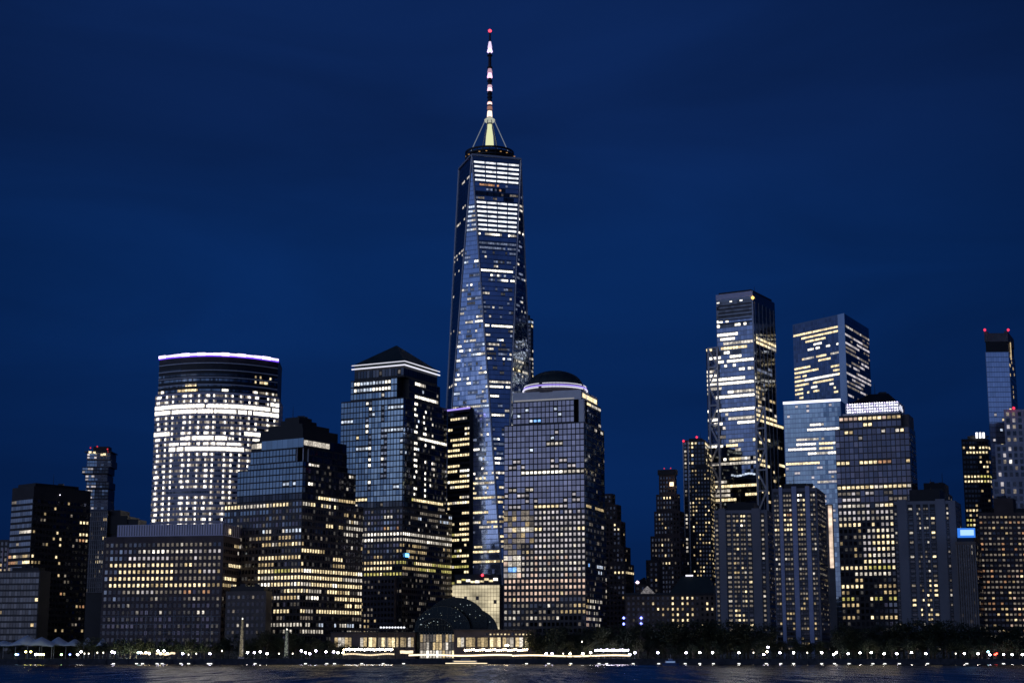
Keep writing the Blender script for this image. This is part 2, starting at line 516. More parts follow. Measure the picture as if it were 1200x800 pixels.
# ---- 2. the four granite and glass office towers at the basin ---------------------------------------
def tower_pyramid():
    lights = [
        (398, 440, 520, 700, 'h'*30+'c', .5),
        (474, 440, 535, 600, 'k'*60+'c', .1),
        (415, 447, 459, 458, 'WWc', .6), (487, 450, 500, 456, 'Ww', .6), (497, 457, 513, 468, 'kkwW', .5),
        (428, 462, 460, 468, 'hWwhe', .4), (483, 463, 500, 470, 'Wwk', .5),
        (430, 468, 435.5, 585, 'hWeh'), (446, 468, 452, 560, 'hWehe'),
        (485, 470, 489.5, 585, 'kWWk'), (496.5, 470, 500, 585, 'WWk'), (504, 488, 509, 570, 'kkkWwk'),
        (415, 500, 430, 515, 'hhYYh', .7), (416, 583, 432, 589, 'YY', .7), (482, 582, 519, 591, 'YYG', .7),
        (474, 515, 534, 518.5, 'kkkWw', .6),
        (400, 590, 540, 628, 'k'*14+'wd', .2),
        (432, 601, 460, 606, 'oyYy', .5), (480, 602, 535, 609, 'kcckd', .6), (452, 609, 492, 613, 'kyyo', .5), (445, 616, 470, 620, 'kyok'),
        (400, 626, 540, 636, 'wWww', .6), (400, 636, 540, 660, 'k'*10+'dy', .3),
        (450, 640, 480, 647, 'yyk', .6), (490, 642, 540, 650, 'kkyy', .7),
        (400, 659, 540, 673, 'GGGyYk', .7), (400, 673, 540, 740, 'k'*9+'dd', .3), (417, 705, 437, 720, 'kkyd'), (417, 725, 440, 745, 'kdy'),
    ]
    b = Bld('office_tower', 'glass tower with dark pyramid roof edged by two white light lines', 473, 465, 1150, 27, lights=lights, seed=1, default='kkkd')
    Al, Br = b.A(400, 470), b.B(524, 470)
    zt = b.z(465)
    z1 = b.z(441); z2 = b.z(428); zm = b.z(594)
    ci = 5.5
    tiers = [(0, Al, 0, Br, zm, zt),
             (ci, Al-8, 0, Br*.83, zt, z1), (0, Al-8, ci*1.4, Br*.83, zt, z1-.05),
             (0, Al-12, 0, Br*.76, z1, z2)]
    b.wall([(-1.5, Al+1.5, -1.5, Br+6, GZ, zm)], GRANITE_D, 'lower_wall')
    b.wall([(0, Al, 0, Br, zm, zt), (ci, Al-8, 0, Br*.83, zt, z1), (0.02, ci, ci*1.4, Br*.83-.05, zt, z1-.05), (0, Al-11, .02, Br*.76, z1, z2)], FRAME)
    fl = 4.05; bay = 2.6
    b.L_face(0, Al, 0, zm+.5, zt-.6, bay, fl, .79, .80)
    b.R_face(0, 0, Br, zm+.5, zt-.6, bay, fl, .79, .80, mixk='kkmq')
    b.L_face(ci, Al-8, 0, zt+.4, z1-.4, bay, fl, .79, .80)
    b.R_face(.02, ci*1.4, Br*.83, zt+.4, z1-.4, bay, fl, .79, .80)
    b.L_face(0, Al-11, .02, z1+1, z2-1.4, bay, fl*1.3, .8, .9)
    b.R_face(0, .02, Br*.76, z1+1, z2-1.4, bay, fl*1.3, .8, .9)
    b.L_face(-1.5, Al+1.5, -1.5, GZ+8, zm-.6, bay*1.02, fl, .6, .56, mixk='gmmqk')
    b.R_face(-1.5, -1.5, Br+6, GZ+8, zm-.6, bay*1.02, fl, .6, .56, mixk='kkmq')
    # pyramid roof
    rt = b.rect(-1.2, Al-9.5, -1.2, Br*.76+1.2)
    cx = sum(p.x for p in rt)/4; cy = sum(p.y for p in rt)/4
    za = at(464, 405, cy).z
    m = MB(); m.prism(rt, z2+3.0, za, top=[Vector((cx+(p.x-cx)*.015, cy+(p.y-cy)*.015, 0)) for p in rt])
    m.prism(b.rect(0, Al-11, .02, Br*.76), z2, z2+3.0)
    roof = m.build('roof', ROOFC, b.root)
    for dz, st, gap in ((.2, WHITE_L, True), (2.9, WHITE_L, False)):
        e = -1.35; a1 = Al-9.4; b1 = Br*.76+1.35
        if gap:
            g0, g1 = b.A(443, 428, e), b.A(447, 428, e)
            MB().bar(b.P(e, e, z2+dz), b.P(g0, e, z2+dz), .75).build('crown_light', st, roof)
            MB().bar(b.P(g1, e, z2+dz), b.P(a1, e, z2+dz), .75).build('crown_light', st, roof)
            MB().bar(b.P(e, e, z2+dz), b.P(e, b1, z2+dz), .75).build('crown_light', st, roof)
        else:
            MB().bar(b.P(e, e, z2+dz), b.P(a1, e, z2+dz), .45).build('crown_light', st, roof)
            MB().bar(b.P(e, e, z2+dz), b.P(e, b1, z2+dz), .45).build('crown_light', st, roof)
    for p in (0, 1):
        q = b.P(-1.8, 2.0+p*2.2, b.z(652)); MB().box3(q, (0, -.3, 0), (1.5, 0, 0), (0, 0, 2.4)).build('sign_light', lamp_mat('blue sign light', (.12, .45, 1), 4.5), b.root)
    # low stone wing in front
    zw = b.z(676)
    w = MB().prism(b.rect(b.A(462, 700, -6), b.A(414, 700, -6), -6, -1.7), GZ, zw)
    w.build('wing', GRANITE, b.root)
    b.L_face(b.A(462, 700, -6), b.A(414, 700, -6), -6, GZ+12, zw-1, bay*1.1, fl, .5, .5)
    b.finish()
    return b
tower_pyramid()

def tower_stepped():
    lights = [
        (255, 505, 357, 583, 'h'*40+'c', .3), (290, 512, 357, 520, 'hhhh'),
        (295, 519, 305, 524, 'YYw', .8), (357, 500, 430, 590, 'k'*24+'d', .2),
        (357, 519, 400, 525, 'kkwwk', .7), (362, 541, 374, 549, 'wWw', .5), (362, 567, 366, 573, 'Ww'), (402, 522, 412, 580, 'kkkkw', .4), (405, 550, 414, 560, 'kww', .5),
        (255, 585.5, 337, 592.5, 'YYwY', .6), (337, 585, 357, 592, 'kwk', .3), (360, 582, 430, 591, 'YkYyw', .5),
        (255, 592.5, 315, 607, 'hhhhk'), (315, 592.5, 357, 600, 'YYwk', .6), (357, 590.5, 395, 600, 'YYkw', .5), (357, 600, 425, 606, 'kyd', .5),
        (255, 607, 430, 640, 'k'*10+'gd', .2), (300, 619, 357, 624, 'ccwk', .4), (380, 613, 420, 619, 'YYyk', .7), (290, 626, 340, 632, 'dyyk', .5), (300, 632, 357, 640, 'wyYyk', .6),
        (303, 640, 430, 646, 'yyYwYk', .6), (303, 647, 357, 654, 'YYYYy', .7), (357, 640, 380, 650, 'YYy', .7), (380, 650, 430, 656, 'kkkY', .7), (303, 655, 430, 663, 'kkkyYk', .7),
        (300, 663, 430, 670, 'GYyYyG', .6), (300, 670, 430, 692, 'WYYYYYw', .7), (357, 663, 430, 670, 'kGkk', .6), (300, 692, 430, 700, 'YwYYyk', .6),
        (300, 700, 357, 707, 'wwyk', .6), (300, 707, 357, 714, 'kkkd'), (357, 700, 375, 707, 'wWw', .8), (392, 700, 430, 716, 'YYwyk', .7),
        (300, 714, 430, 722, 'wYYkY', .7), (372, 716, 430, 723, 'YYYYw', .8), (300, 722, 430, 729, 'kkkkd', .5), (300, 729, 430, 737, 'kwwcwk', .6), (300, 737, 430, 745, 'kkdww', .6),
        (402, 606, 430, 640, 'kkkyw', .4)]
    b = Bld('office_tower', 'stepped glass and granite tower with a flat black roof of low terraces', 356, 513, 1005, 32, lights=lights, seed=2, default='k')
    A0, A1, A2 = b.A(263, 620), b.A(278, 570), b.A(291, 530)
    B0, B1, B2 = b.B(424, 660), b.B(417, 570), b.B(408, 530)
    z0 = b.z(585); z1 = b.z(546); z2 = b.z(540); z3 = b.z(524); zt = b.z(512)
    ci = 6
    b.wall([(-.6, A0, -.6, B0, GZ, z0)], GRANITE_D, 'lower_wall')
    b.wall([(0, A1, 0, B1, z0, z1), (0, A2, 0, B2, z1, z2), (ci, A2-2, 0, B2-1, z2, z3), (.02, ci, ci, B2-1.05, z2, z3-.03), (0, A2-2.5, .02, B2-2, z3, zt)], FRAME)
    fl, bay = 4.1, 2.62
    b.L_face(0, A1, 0, z0+.3, z1-.3, bay, fl, .79, .80); b.R_face(0, 0, B1, z0+.3, z1-.3, bay, fl, .79, .80, mixk='kkmq')
    b.L_face(0, A2, 0, z1+.1, z2-.1, bay, z2-z1, .84, .84); b.R_face(0, 0, B2, z1+.1, z2-.1, bay, z2-z1, .84, .84)
    b.L_face(ci, A2-2, 0, z2+.2, z3-.2, bay, fl, .79, .80); b.R_face(.02, ci, B2-1, z2+.2, z3-.2, bay, fl, .79, .80)
    b.L_face(0, A2-2.5, .02, z3+.4, zt-.4, bay*1.6, (zt-z3)-.9, .97, .98); b.R_face(0, .02, B2-2, z3+.4, zt-.4, bay*1.6, (zt-z3)-.9, .97, .98)
    b.L_face(-.6, A0, -.6, GZ+6, z0-.4, bay, fl, .62, .60, mixk='gmmqk'); b.R_face(-.6, -.6, B0, GZ+6, z0-.4, bay, fl, .62, .60, mixk='kkmq')
    for i, (ia, ib) in enumerate(((.4, .4), (ci-.7, .4), (.4, ci-.7))):
        MB().box3(b.P(ia, ib, z2), b.a*.5, b.b*.5, (0, 0, z3-z2-.05)).build('corner_post', STEEL, b.root)
    r = MB()
    zz = zt
    for k, (a_, b_, v) in enumerate(((4, 5, 505), (8, 10, 499), (15, 16, 493), (17, 19, 489))):
        zn = b.z(v, b.N.y + 20)
        r.prism(b.rect(a_*.8, A2-3-a_, b_*.6, B2-2-b_), zz, zn); zz = zn
    r.build('roof', BLACK, b.root)
    b.finish()
tower_stepped()

def tower_dome():
    lights = [
        (585, 462, 720, 560, 'l'*40+'c'), (622, 490, 634, 495, 'bc'), (648, 502, 662, 511, 'llls', .4), (596, 536, 610, 543, 'sclw', .5), (636, 519, 676, 530, 'llwl', .4), (615, 535, 683, 541, 'lllls', .3), (606, 548, 683, 555, 'wwwWwl', .8),
        (590, 541, 690, 548, 'lls', .5), (590, 555, 690, 575, 'lllll', .6), (594, 568, 625, 576, 'wwWl', .6), (590, 575, 690, 594, 'lllsl', .2), (625, 590, 655, 595, 'YYww', .7),
        (590, 594, 690, 650, 'sssswss', .1), (590, 594, 626, 676, 'ldldddly', .1), (590, 650, 690, 675, 'wswwsp'), (590, 664, 606, 672, 'bcs'), (590, 675, 690, 703, 'pppppYp', .3), (590, 703, 655, 735, 'kkddwk', .4), (655, 700, 690, 735, 'kkpyd', .4), (690, 695, 705, 735, 'kkww'),  # lower panes: reflection of the low horizon painted as pane glow
        (592, 618, 690, 622, 'wswY', .5), (655, 594, 690, 600, 'ssl'),
        (684.5, 470, 760, 700, 'k'*24+'d', .5), (686, 592, 712, 602, 'kyyk', .7), (694, 495, 706, 508, 'kkww', .7), (686, 600, 720, 700, 'k'*9+'wd', .6), (690, 660, 706, 672, 'kkkcb', .5),
        (680, 466, 706, 482, 'YYww', .5)]
    b = Bld('office_tower', 'glass tower crowned by a dark dome with a ring of violet white lights', 684.5, 494, 1095, 19, lights=lights, seed=4, default='k')
    A0 = b.A(591, 500); B0 = b.B(708, 510)
    z0 = b.z(494); z1 = b.z(467); zc = b.z(456)
    ci = 7
    A1 = b.A(601, 480); B1 = b.B(704, 480)
    b.wall([(-.5, A0+.3, -.5, B0+.5, GZ, b.z(595))], GRANITE_D, 'lower_wall')
    b.wall([(0, A0, 0, B0, b.z(595), z0), (ci, A1, 0, B1, z0, z1), (.02, ci, ci, B1-.05, z0, z1-.03)], FRAME)
    cr = MB().prism(b.rect(ci*.3, A1, .02, B1-.02), z1, zc)
    cr.build('cornice', STEEL, b.root)
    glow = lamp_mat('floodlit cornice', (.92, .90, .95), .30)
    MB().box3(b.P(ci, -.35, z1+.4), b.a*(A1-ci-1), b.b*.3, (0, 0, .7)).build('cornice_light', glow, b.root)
    fl, bay = 4.0, 3.05
    b.L_face(0, A0, 0, b.z(595), z0-.4, bay, fl, .78, .80); b.R_face(0, 0, B0, b.z(595), z0-.4, bay, fl, .78, .80)
    b.L_face(ci, A1, 0, z0+.3, z1-.3, bay, fl, .78, .80); b.R_face(.02, ci, B1, z0+.3, z1-.3, bay, fl, .78, .80)
    za_, zb_, zc_ = b.z(595)-.2, b.z(635), b.z(676); aa, ab, ac = b.A(626, 640), b.A(611, 650), A0+.3
    b.L_face(-.5, aa, -.5, zb_, za_, bay, fl, .62, .60); b.L_face(-.5, ab, -.5, zc_, zb_, bay, fl, .62, .60); b.L_face(-.5, ac, -.5, GZ+8, zc_, bay, fl, .62, .60)
    b.L_face(aa, ac, -.5, zb_, za_, bay, fl, .84, .76, big=True); b.L_face(ab, ac, -.5, zc_, zb_, bay, fl, .84, .76, big=True)
    b.R_face(-.5, -.5, B0+.5, GZ+8, b.z(595)-.2, bay, fl, .62, .60, mixk='kkmq')
    MB().prism(b.rect(.3, 3.8, .3, 3.8), z0, z1-.05).build('corner_post', STEEL, b.root)
    b.R_face(ci*.3, 4, B1-3, z1+.4, zc-.4, 3, (zc-z1)-.9, .9, .7)
    # dome
    cc = b.P((A1+ci)/2+1.0, B1/2-1); zc2 = at(651, 457, cc.y).z - 1.2
    cc = Vector((at(650.5, 450, cc.y).x, cc.y, 0))
    drum = MB().lathe(cc, [(21.5, zc-.5), (21.5, zc2+3)], 40).build('drum', GRANITE_D, b.root)
    rd = 19.6; hd = at(651, 435, cc.y).z - (zc2+3)
    pr = [(rd*math.cos(a*math.pi/20), zc2+3+hd*math.sin(a*math.pi/20)) for a in range(0, 10)] + [(.4, zc2+3+hd)]
    dome = MB().lathe(cc, pr, 40).build('dome', ROOFC, b.root, True)
    for k in range(20):
        a = 2*math.pi*k/20; rb = MB()
        for q in range(len(pr)-2):
            p0 = cc+Vector((pr[q][0]*math.cos(a)*1.005, pr[q][0]*math.sin(a)*1.005, pr[q][1])); p1 = cc+Vector((pr[q+1][0]*math.cos(a)*1.005, pr[q+1][0]*math.sin(a)*1.005, pr[q+1][1]))
            rb.bar(p0, p1, .3)
        rb.build('rib', DARK, dome)
    for rr, zz, ww, mt in ((22.6, zc2+.2, .6, WHITE_L), (21.6, zc2+3.0, .35, WHITE_L), (21.9, zc2+1.5, .7, PURPLE)):
        m = MB(); seg = 56
        for i in range(seg):
            if mt is not PURPLE and i % 14 == 9: continue
            a0, a1 = 2*math.pi*i/seg, 2*math.pi*(i+.93)/seg
            m.bar(cc+Vector((rr*math.cos(a0), rr*math.sin(a0), zz)), cc+Vector((rr*math.cos(a1), rr*math.sin(a1), zz)), ww)
        m.build('dome_light', mt, dome)
    b.finish()
tower_dome()

def tower_truncated():
    lights = [
        (970, 485, 1080, 600, 'm'), (984, 489, 1055, 496.5, 'pYypp', .7), (1000, 496, 1036, 502, 'mwwYm', .6), (984, 503, 1062, 510, 'ymmwwYm', .6), (1004, 511, 1010, 518, 'wk'),
        (980, 539, 1066, 545, 'yYmmYoym', .3), (1005, 551, 1030, 558, 'mmcmm', .2), (980, 566, 1066, 574, 'ywwYwY', .5), (980, 574, 1066, 592, 'mmsmd', .2), (975, 587, 1056, 592, 'wksY', .4),
        (975, 592, 1052, 604, 'YwwYwY', .3), (975, 598, 1052, 615, 'wsssdw', .3), (975, 613, 1052, 620, 'YYysk', .5), (975, 620, 1013, 662, 'kkkkkyd', .3), (1013, 620, 1052, 662, 'YwwYs', .5),
        (975, 662, 1052, 669, 'GGYYG', .6), (975, 669, 1052, 676, 'wkwY', .4), (975, 676, 1052, 735, 'k'*8+'y', .3), (988, 682, 1012, 689, 'YYYw', .8), (1022, 682, 1052, 696, 'kkyY', .4), (980, 697, 1052, 704, 'yYkGG', .5), (982, 704, 1018, 710, 'kyy', .5), (982, 718, 1052, 725, 'kkyY', .4),
        (1066, 470, 1100, 740, 'k')]
    b = Bld('office_tower', 'glass tower with a sloping dark roof over a glaring band of white crown lamps', 1065, 499, 1062, 22, lights=lights, seed=6, default='k')
    A0 = b.A(979, 520); B0 = b.B(1074, 540)
    z0 = b.z(499); z1 = b.z(483); zr = b.z(475)
    A1 = b.A(983, 490); a_in = b.A(1056, 490)
    b.wall([(0, A0, 0, B0, GZ, z0), (a_in, A1, 0, B0-1, z0, z1), (.5, a_in, 5, B0-1.05, z0, b.z(486, b.N.y+9))], GRANITE_D)
    fl, bay = 4.0, 3.1
    b.L_face(0, A0, 0, b.z(594), z0-.3, bay, fl, .82, .82); b.R_face(0, 0, B0, b.z(594), z0-.3, bay, fl, .78, .80)
    b.L_face(0, A0, 0, GZ+8, b.z(594)-.3, bay, fl, .62, .6, mixk='gmmqk'); b.R_face(0, 0, B0, GZ+8, b.z(594)-.3, bay, fl, .62, .6)
    b.L_face(a_in, A1, 0, z0+.3, z1-.3, bay, fl, .85, .8)
    # crown
    c0, c1 = a_in+1, b.A(987, 475)
    base = b.rect(c0, c1, 0.02, B0-3); top = b.rect(b.A(1041, 461, 8), b.A(1018, 461, 8), 8, B0-9)
    zt2 = at(1030, 460, base[0].y+8).z
    cr = MB().prism(base, z1, b.z(481)).build('crown', STEEL, b.root)
    rb = b.rect(c0, c1-2, .3, B0-3.2)
    MB().prism(rb, b.z(481), b.z(469.5)).build('crown_screen', STEEL, b.root)
    MB().prism(b.rect(c0+1, c1-4, .8, B0-4), b.z(469.5), zt2, top=top).build('roof', BLACK, b.root)
    n = 21
    for j, zz in enumerate((b.z(470.5), b.z(473.5), b.z(477), b.z(480))):
        for i in range(n):
            aa = c0 + (c1-3-c0)*(i+.5)/n
            MB().box3(b.P(aa, -.35-.02*j, zz), b.a*.6, b.b*.3, (0, 0, .62)).build('crown_light', lamp_mat('crown lamp', (.90, .86, 1), 4.5) if (i+j) % 5 else VIOW, cr)
    for i in range(5):
        MB().box3(b.P(c0-.35, .8+i*3, b.z(479-(i % 2)*3)), b.a*.3, b.b*1.2, (0, 0, 2)).build('crown_light', WHITE_L, cr)
    b.finish()
tower_truncated()

# ---- 3. curved office tower with violet crown ------------------------------------------------------
def tower_curved():
    b = Bld('curved_tower', 'broad curved office tower with glowing white floors and a violet crown line', 186, 417, 1205, 0, seed=7, default='k')
    PL = at(187, 420, 1212); PR = at(326, 420, 1222)
    PL = Vector((PL.x, PL.y, 0)); PR = Vector((PR.x, PR.y, 0))
    def arc(extra, n=15, sag=20):
        t = (PR-PL).normalized(); nn = Vector((t.y, -t.x, 0))
        L = (PR-PL).length + 2*extra
        pts = []
        for i in range(n+1):
            x = -extra + L*i/n
            q = (i/n)*2-1
            pts.append(PL + t*x + nn*(sag*(1-q*q)+extra))
        return pts
    up = arc(0); lo = arc(1.6)
    zt = b.z(419, 1205); zs = b.z(462, 1205)
    bk = [Vector((0, 45, 0))]
    def foot(p): return [p[0]+Vector((3, 42, 0))] + p + [p[-1]+Vector((-3, 42, 0))]
    MB().prism(foot(up)[::-1], zs+.01, zt).build('upper_wall', FRAME, b.root)
    m = MB(); m.prism(foot(lo)[::-1], GZ, zs)
    m.build('wall', solid('grey metal spandrel', (.72, .68, .80), .6, 0, var=.08), b.root)
    m = MB().prism([p + Vector((0, 1.5, 0)) for p in foot(up)][::-1], zt, zt+2.5); m.build('roof', BLACK, b.root)
    fl = 4.02
    rg = random.Random(9)
    def fn(i, j, nx, nz, u, v):
        pane = i % 5
        if v < 441: return 'x' if v < 434 else 'k'
        if v < 459:
            if 217 < u < 231 and 446 < v < 460: return rg.choice('YyY')
            if 208 < u < 217 and 456 < v < 461: return 'y'
            if 296 < u < 318 and v < 450: return rg.choice('kYyk')
            if v > 455.5 and 260 < u < 268: return 'W'
            return rg.choice('gggk')
        full = (474 < v < 488) or (508.5 < v < 513.5) or (522.5 < v < 526.8)
        half = (515 < v < 521)
        if full and rg.random() < .93: return 'F'
        if half and rg.random() < .5: return 'W'
        if 574 < v < 580 and 196 < u < 246: return 'k'
        c = (2, 2, 1, 3, 2)[(i//5) % 5]
        if pane == c: return 'W' if rg.random() < .85 else 'w'
        if abs(pane-c) == 1: return rg.choice('Wwddk') if (i//5) % 3 == 0 else rg.choice('wddkkd')
        return rg.choice('dkkdkk')
    cnt = [0]
    for part, z0, z1 in ((lo, GZ+6, zs-.3), (up, zs+.2, zt-.5)):
        nz = max(1, round((z1-z0)/fl))
        for k in range(len(part)-1):
            kk = k
            b.facade(part[k], part[k+1], z0, z1, (part[k+1]-part[k]).length/5, fl, .93, .44, big=True,
                     lightfn=lambda i, j, nx, nz, u, v, kk=kk: fn(kk*5+i, j, nx, nz, u, v))
    # narrow end facade
    e0 = lo[0]+Vector((3, 42, 0))
    b.facade(lo[0], e0 + Vector((-2.9, -30, 0)), GZ+6, zs-.3, 4, fl, .6, .5, lightfn=lambda i, j, nx, nz, u, v: rg.choice('wWwk') if i % 2 == 0 else 'k')
    # horizontal fins
    fins = {}
    for k in range(15):
        for j in range(1, 5):
            z = zt - j*fl*1.35
            m = fins.setdefault(round(z, 2), MB())
            m.bar(up[k]+Vector((0, -.3, z)), up[k+1]+Vector((0, -.3, z)), .7)
        for j in range(1, 52):
            z = GZ+6 + j*fl*(.998)
            if z > zt - 6.6*fl: break
            ar = lo if z < zs else up
            m = fins.setdefault(round(z, 2), MB())
            m.bar(ar[k]+Vector((0, -.35, z)), ar[k+1]+Vector((0, -.35, z)), .45)
    for m in fins.values(): m.build('fin', PAINT, b.root)
    for k in range(15):
        w = (1.9, 1.3, 1.6, 2.1, 1.4)[k % 5]
        if k == 12: pass
        p0 = up[k]+Vector((0, -.4, zt+1.2)); p1 = up[k+1]+Vector((0, -.4, zt+1.2))
        d = (p1-p0)*.04
        p1_ = p1 - d*(2.5 if k in (0, 12) else 0)
        MB().bar(p0+d*.2, p1_, w).build('crown_light', VIOW, b.root)
        MB().bar(p0+Vector((0, .9, -.9)), p1+Vector((0, .9, -.9)), 1.7).build('crown_halo', lamp_mat('deep violet halo', (.16, .06, .85), 1.5), b.root)  # violet halo under the crown line, put in as a glowing bar
    b.finish()
tower_curved()

# ---- 4. concrete office block with ribbed plant screen ---------------------------------------------
def block_screen():
    lights = [
        (118, 628, 265, 745, 'kkkg'), (176, 629, 262, 644, 'dkdw', .4), (178, 638, 262, 645, 'dddds'), (160, 645, 216, 651, 'wWYWw', .6), (216, 645, 262, 651, 'sdw', .2), (150, 652, 262, 659, 'sdds', .4),
        (126, 660, 206, 667, 'YYYw', .5), (206, 660, 262, 667, 'ydYdY', .3), (138, 668, 206, 675, 'yYYY', .5), (206, 668, 262, 675, 'ddys', .3), (126, 676, 206, 683, 'YYyY', .6), (206, 676, 262, 683, 'ddyk', .3),
        (126, 684, 262, 691, 'YYYYYy', .6), (140, 692, 185, 698, 'wdsk', .4), (185, 692, 205, 725, 'ooodk', .5), (205, 692, 262, 700, 'dkok', .4), (150, 699, 262, 708, 'kddwk', .3), (150, 708, 262, 718, 'kkkkw', .2),
        (120, 718, 262, 750, 'kkkk'),
        (263, 630, 320, 745, 'k'*14+'w'), (263, 638, 290, 642, 'wyk', .4), (263, 661, 296, 667, 'YYyk', .5), (263, 676, 300, 691, 'kYyw', .5)]
    b = Bld('office_block', 'brown concrete office block with gridded windows below a ribbed lilac plant screen', 262, 627, 1000, 10.5, lights=lights, seed=8, default='k')
    A0 = b.A(121, 660); B0 = b.B(303, 660)
    z0 = b.z(627)
    b.wall([(0, A0, 0, B0, GZ, z0)], solid('mauve concrete', (.125, .098, .10), .8))
    b.L_face(.8, A0-.8, 0, GZ+5, z0-3.2, 3.0, 4.05, .56, .56, mixk='mkqk'); b.R_face(0, .8, B0-.8, GZ+5, z0-3.2, 3.0, 4.05, .6, .55)
    # plant screen
    zp = b.z(613); a1 = b.A(137, 620); b1 = b.B(294, 620)
    s = MB().prism(b.rect(.6, a1, .6, b1), z0, zp).build('plant_screen', MET, b.root)
    r = MB(); n = 42
    for i in range(n+1):
        a = .6 + (a1-.6)*i/n; r.box3(b.P(a, .35, z0+.6), b.a*.28, b.b*.2, (0, 0, zp-z0-.9))
    n = 14
    for i in range(n+1):
        q = .9 + (b1-1.2)*i/n; r.box3(b.P(.05, q, z0+.6), b.a*.3, b.b*.45, (0, 0, zp-z0-.9))
    r.build('screen_rib', DARK, s)
    MB().box3(b.P(-.15, b.B(269, 620), z0+1.5), b.a*.2, b.b*2.4, (0, 0, 3.2)).build('plant_room_light', WIN['Y'], s)
    # frame lines of the low storeys
    m = MB()
    for i in range(1, int(A0/6)):
        m.box3(b.P(i*6, -.3, GZ), b.a*.35, b.b*.3, (0, 0, b.z(715)-GZ))
    for v in (722, 731, 741):
        m.box3(b.P(.2, -.32, b.z(v)), b.a*(A0-.4), b.b*.3, (0, 0, .35))
    m.build('facade_frame', CONC, b.root)
    b.finish()
    # annex in front of its end
    b2 = Bld('annex_block', 'low dark annex joined below the ribbed plant screen block, four small lamps on it', 312, 692, 985, 12, seed=9, default='k'*16+'d', lights=[(270, 725, 300, 737, 'kwwk'), (270, 690, 278, 745, 'kd')])
    A0 = b2.A(264, 720); z0 = b2.z(692)
    b2.wall([(0, A0, 0, 10, GZ, z0)], GRANITE_D)
    b2.L_face(.6, A0-.6, 0, GZ+5, z0-1.5, 3.0, 4.05, .5, .5)
    MB().prism(b2.rect(2, A0-2, 2, 8), z0, z0+3).build('roof', BLACK, b2.root)
    b2.finish(60)
block_screen()

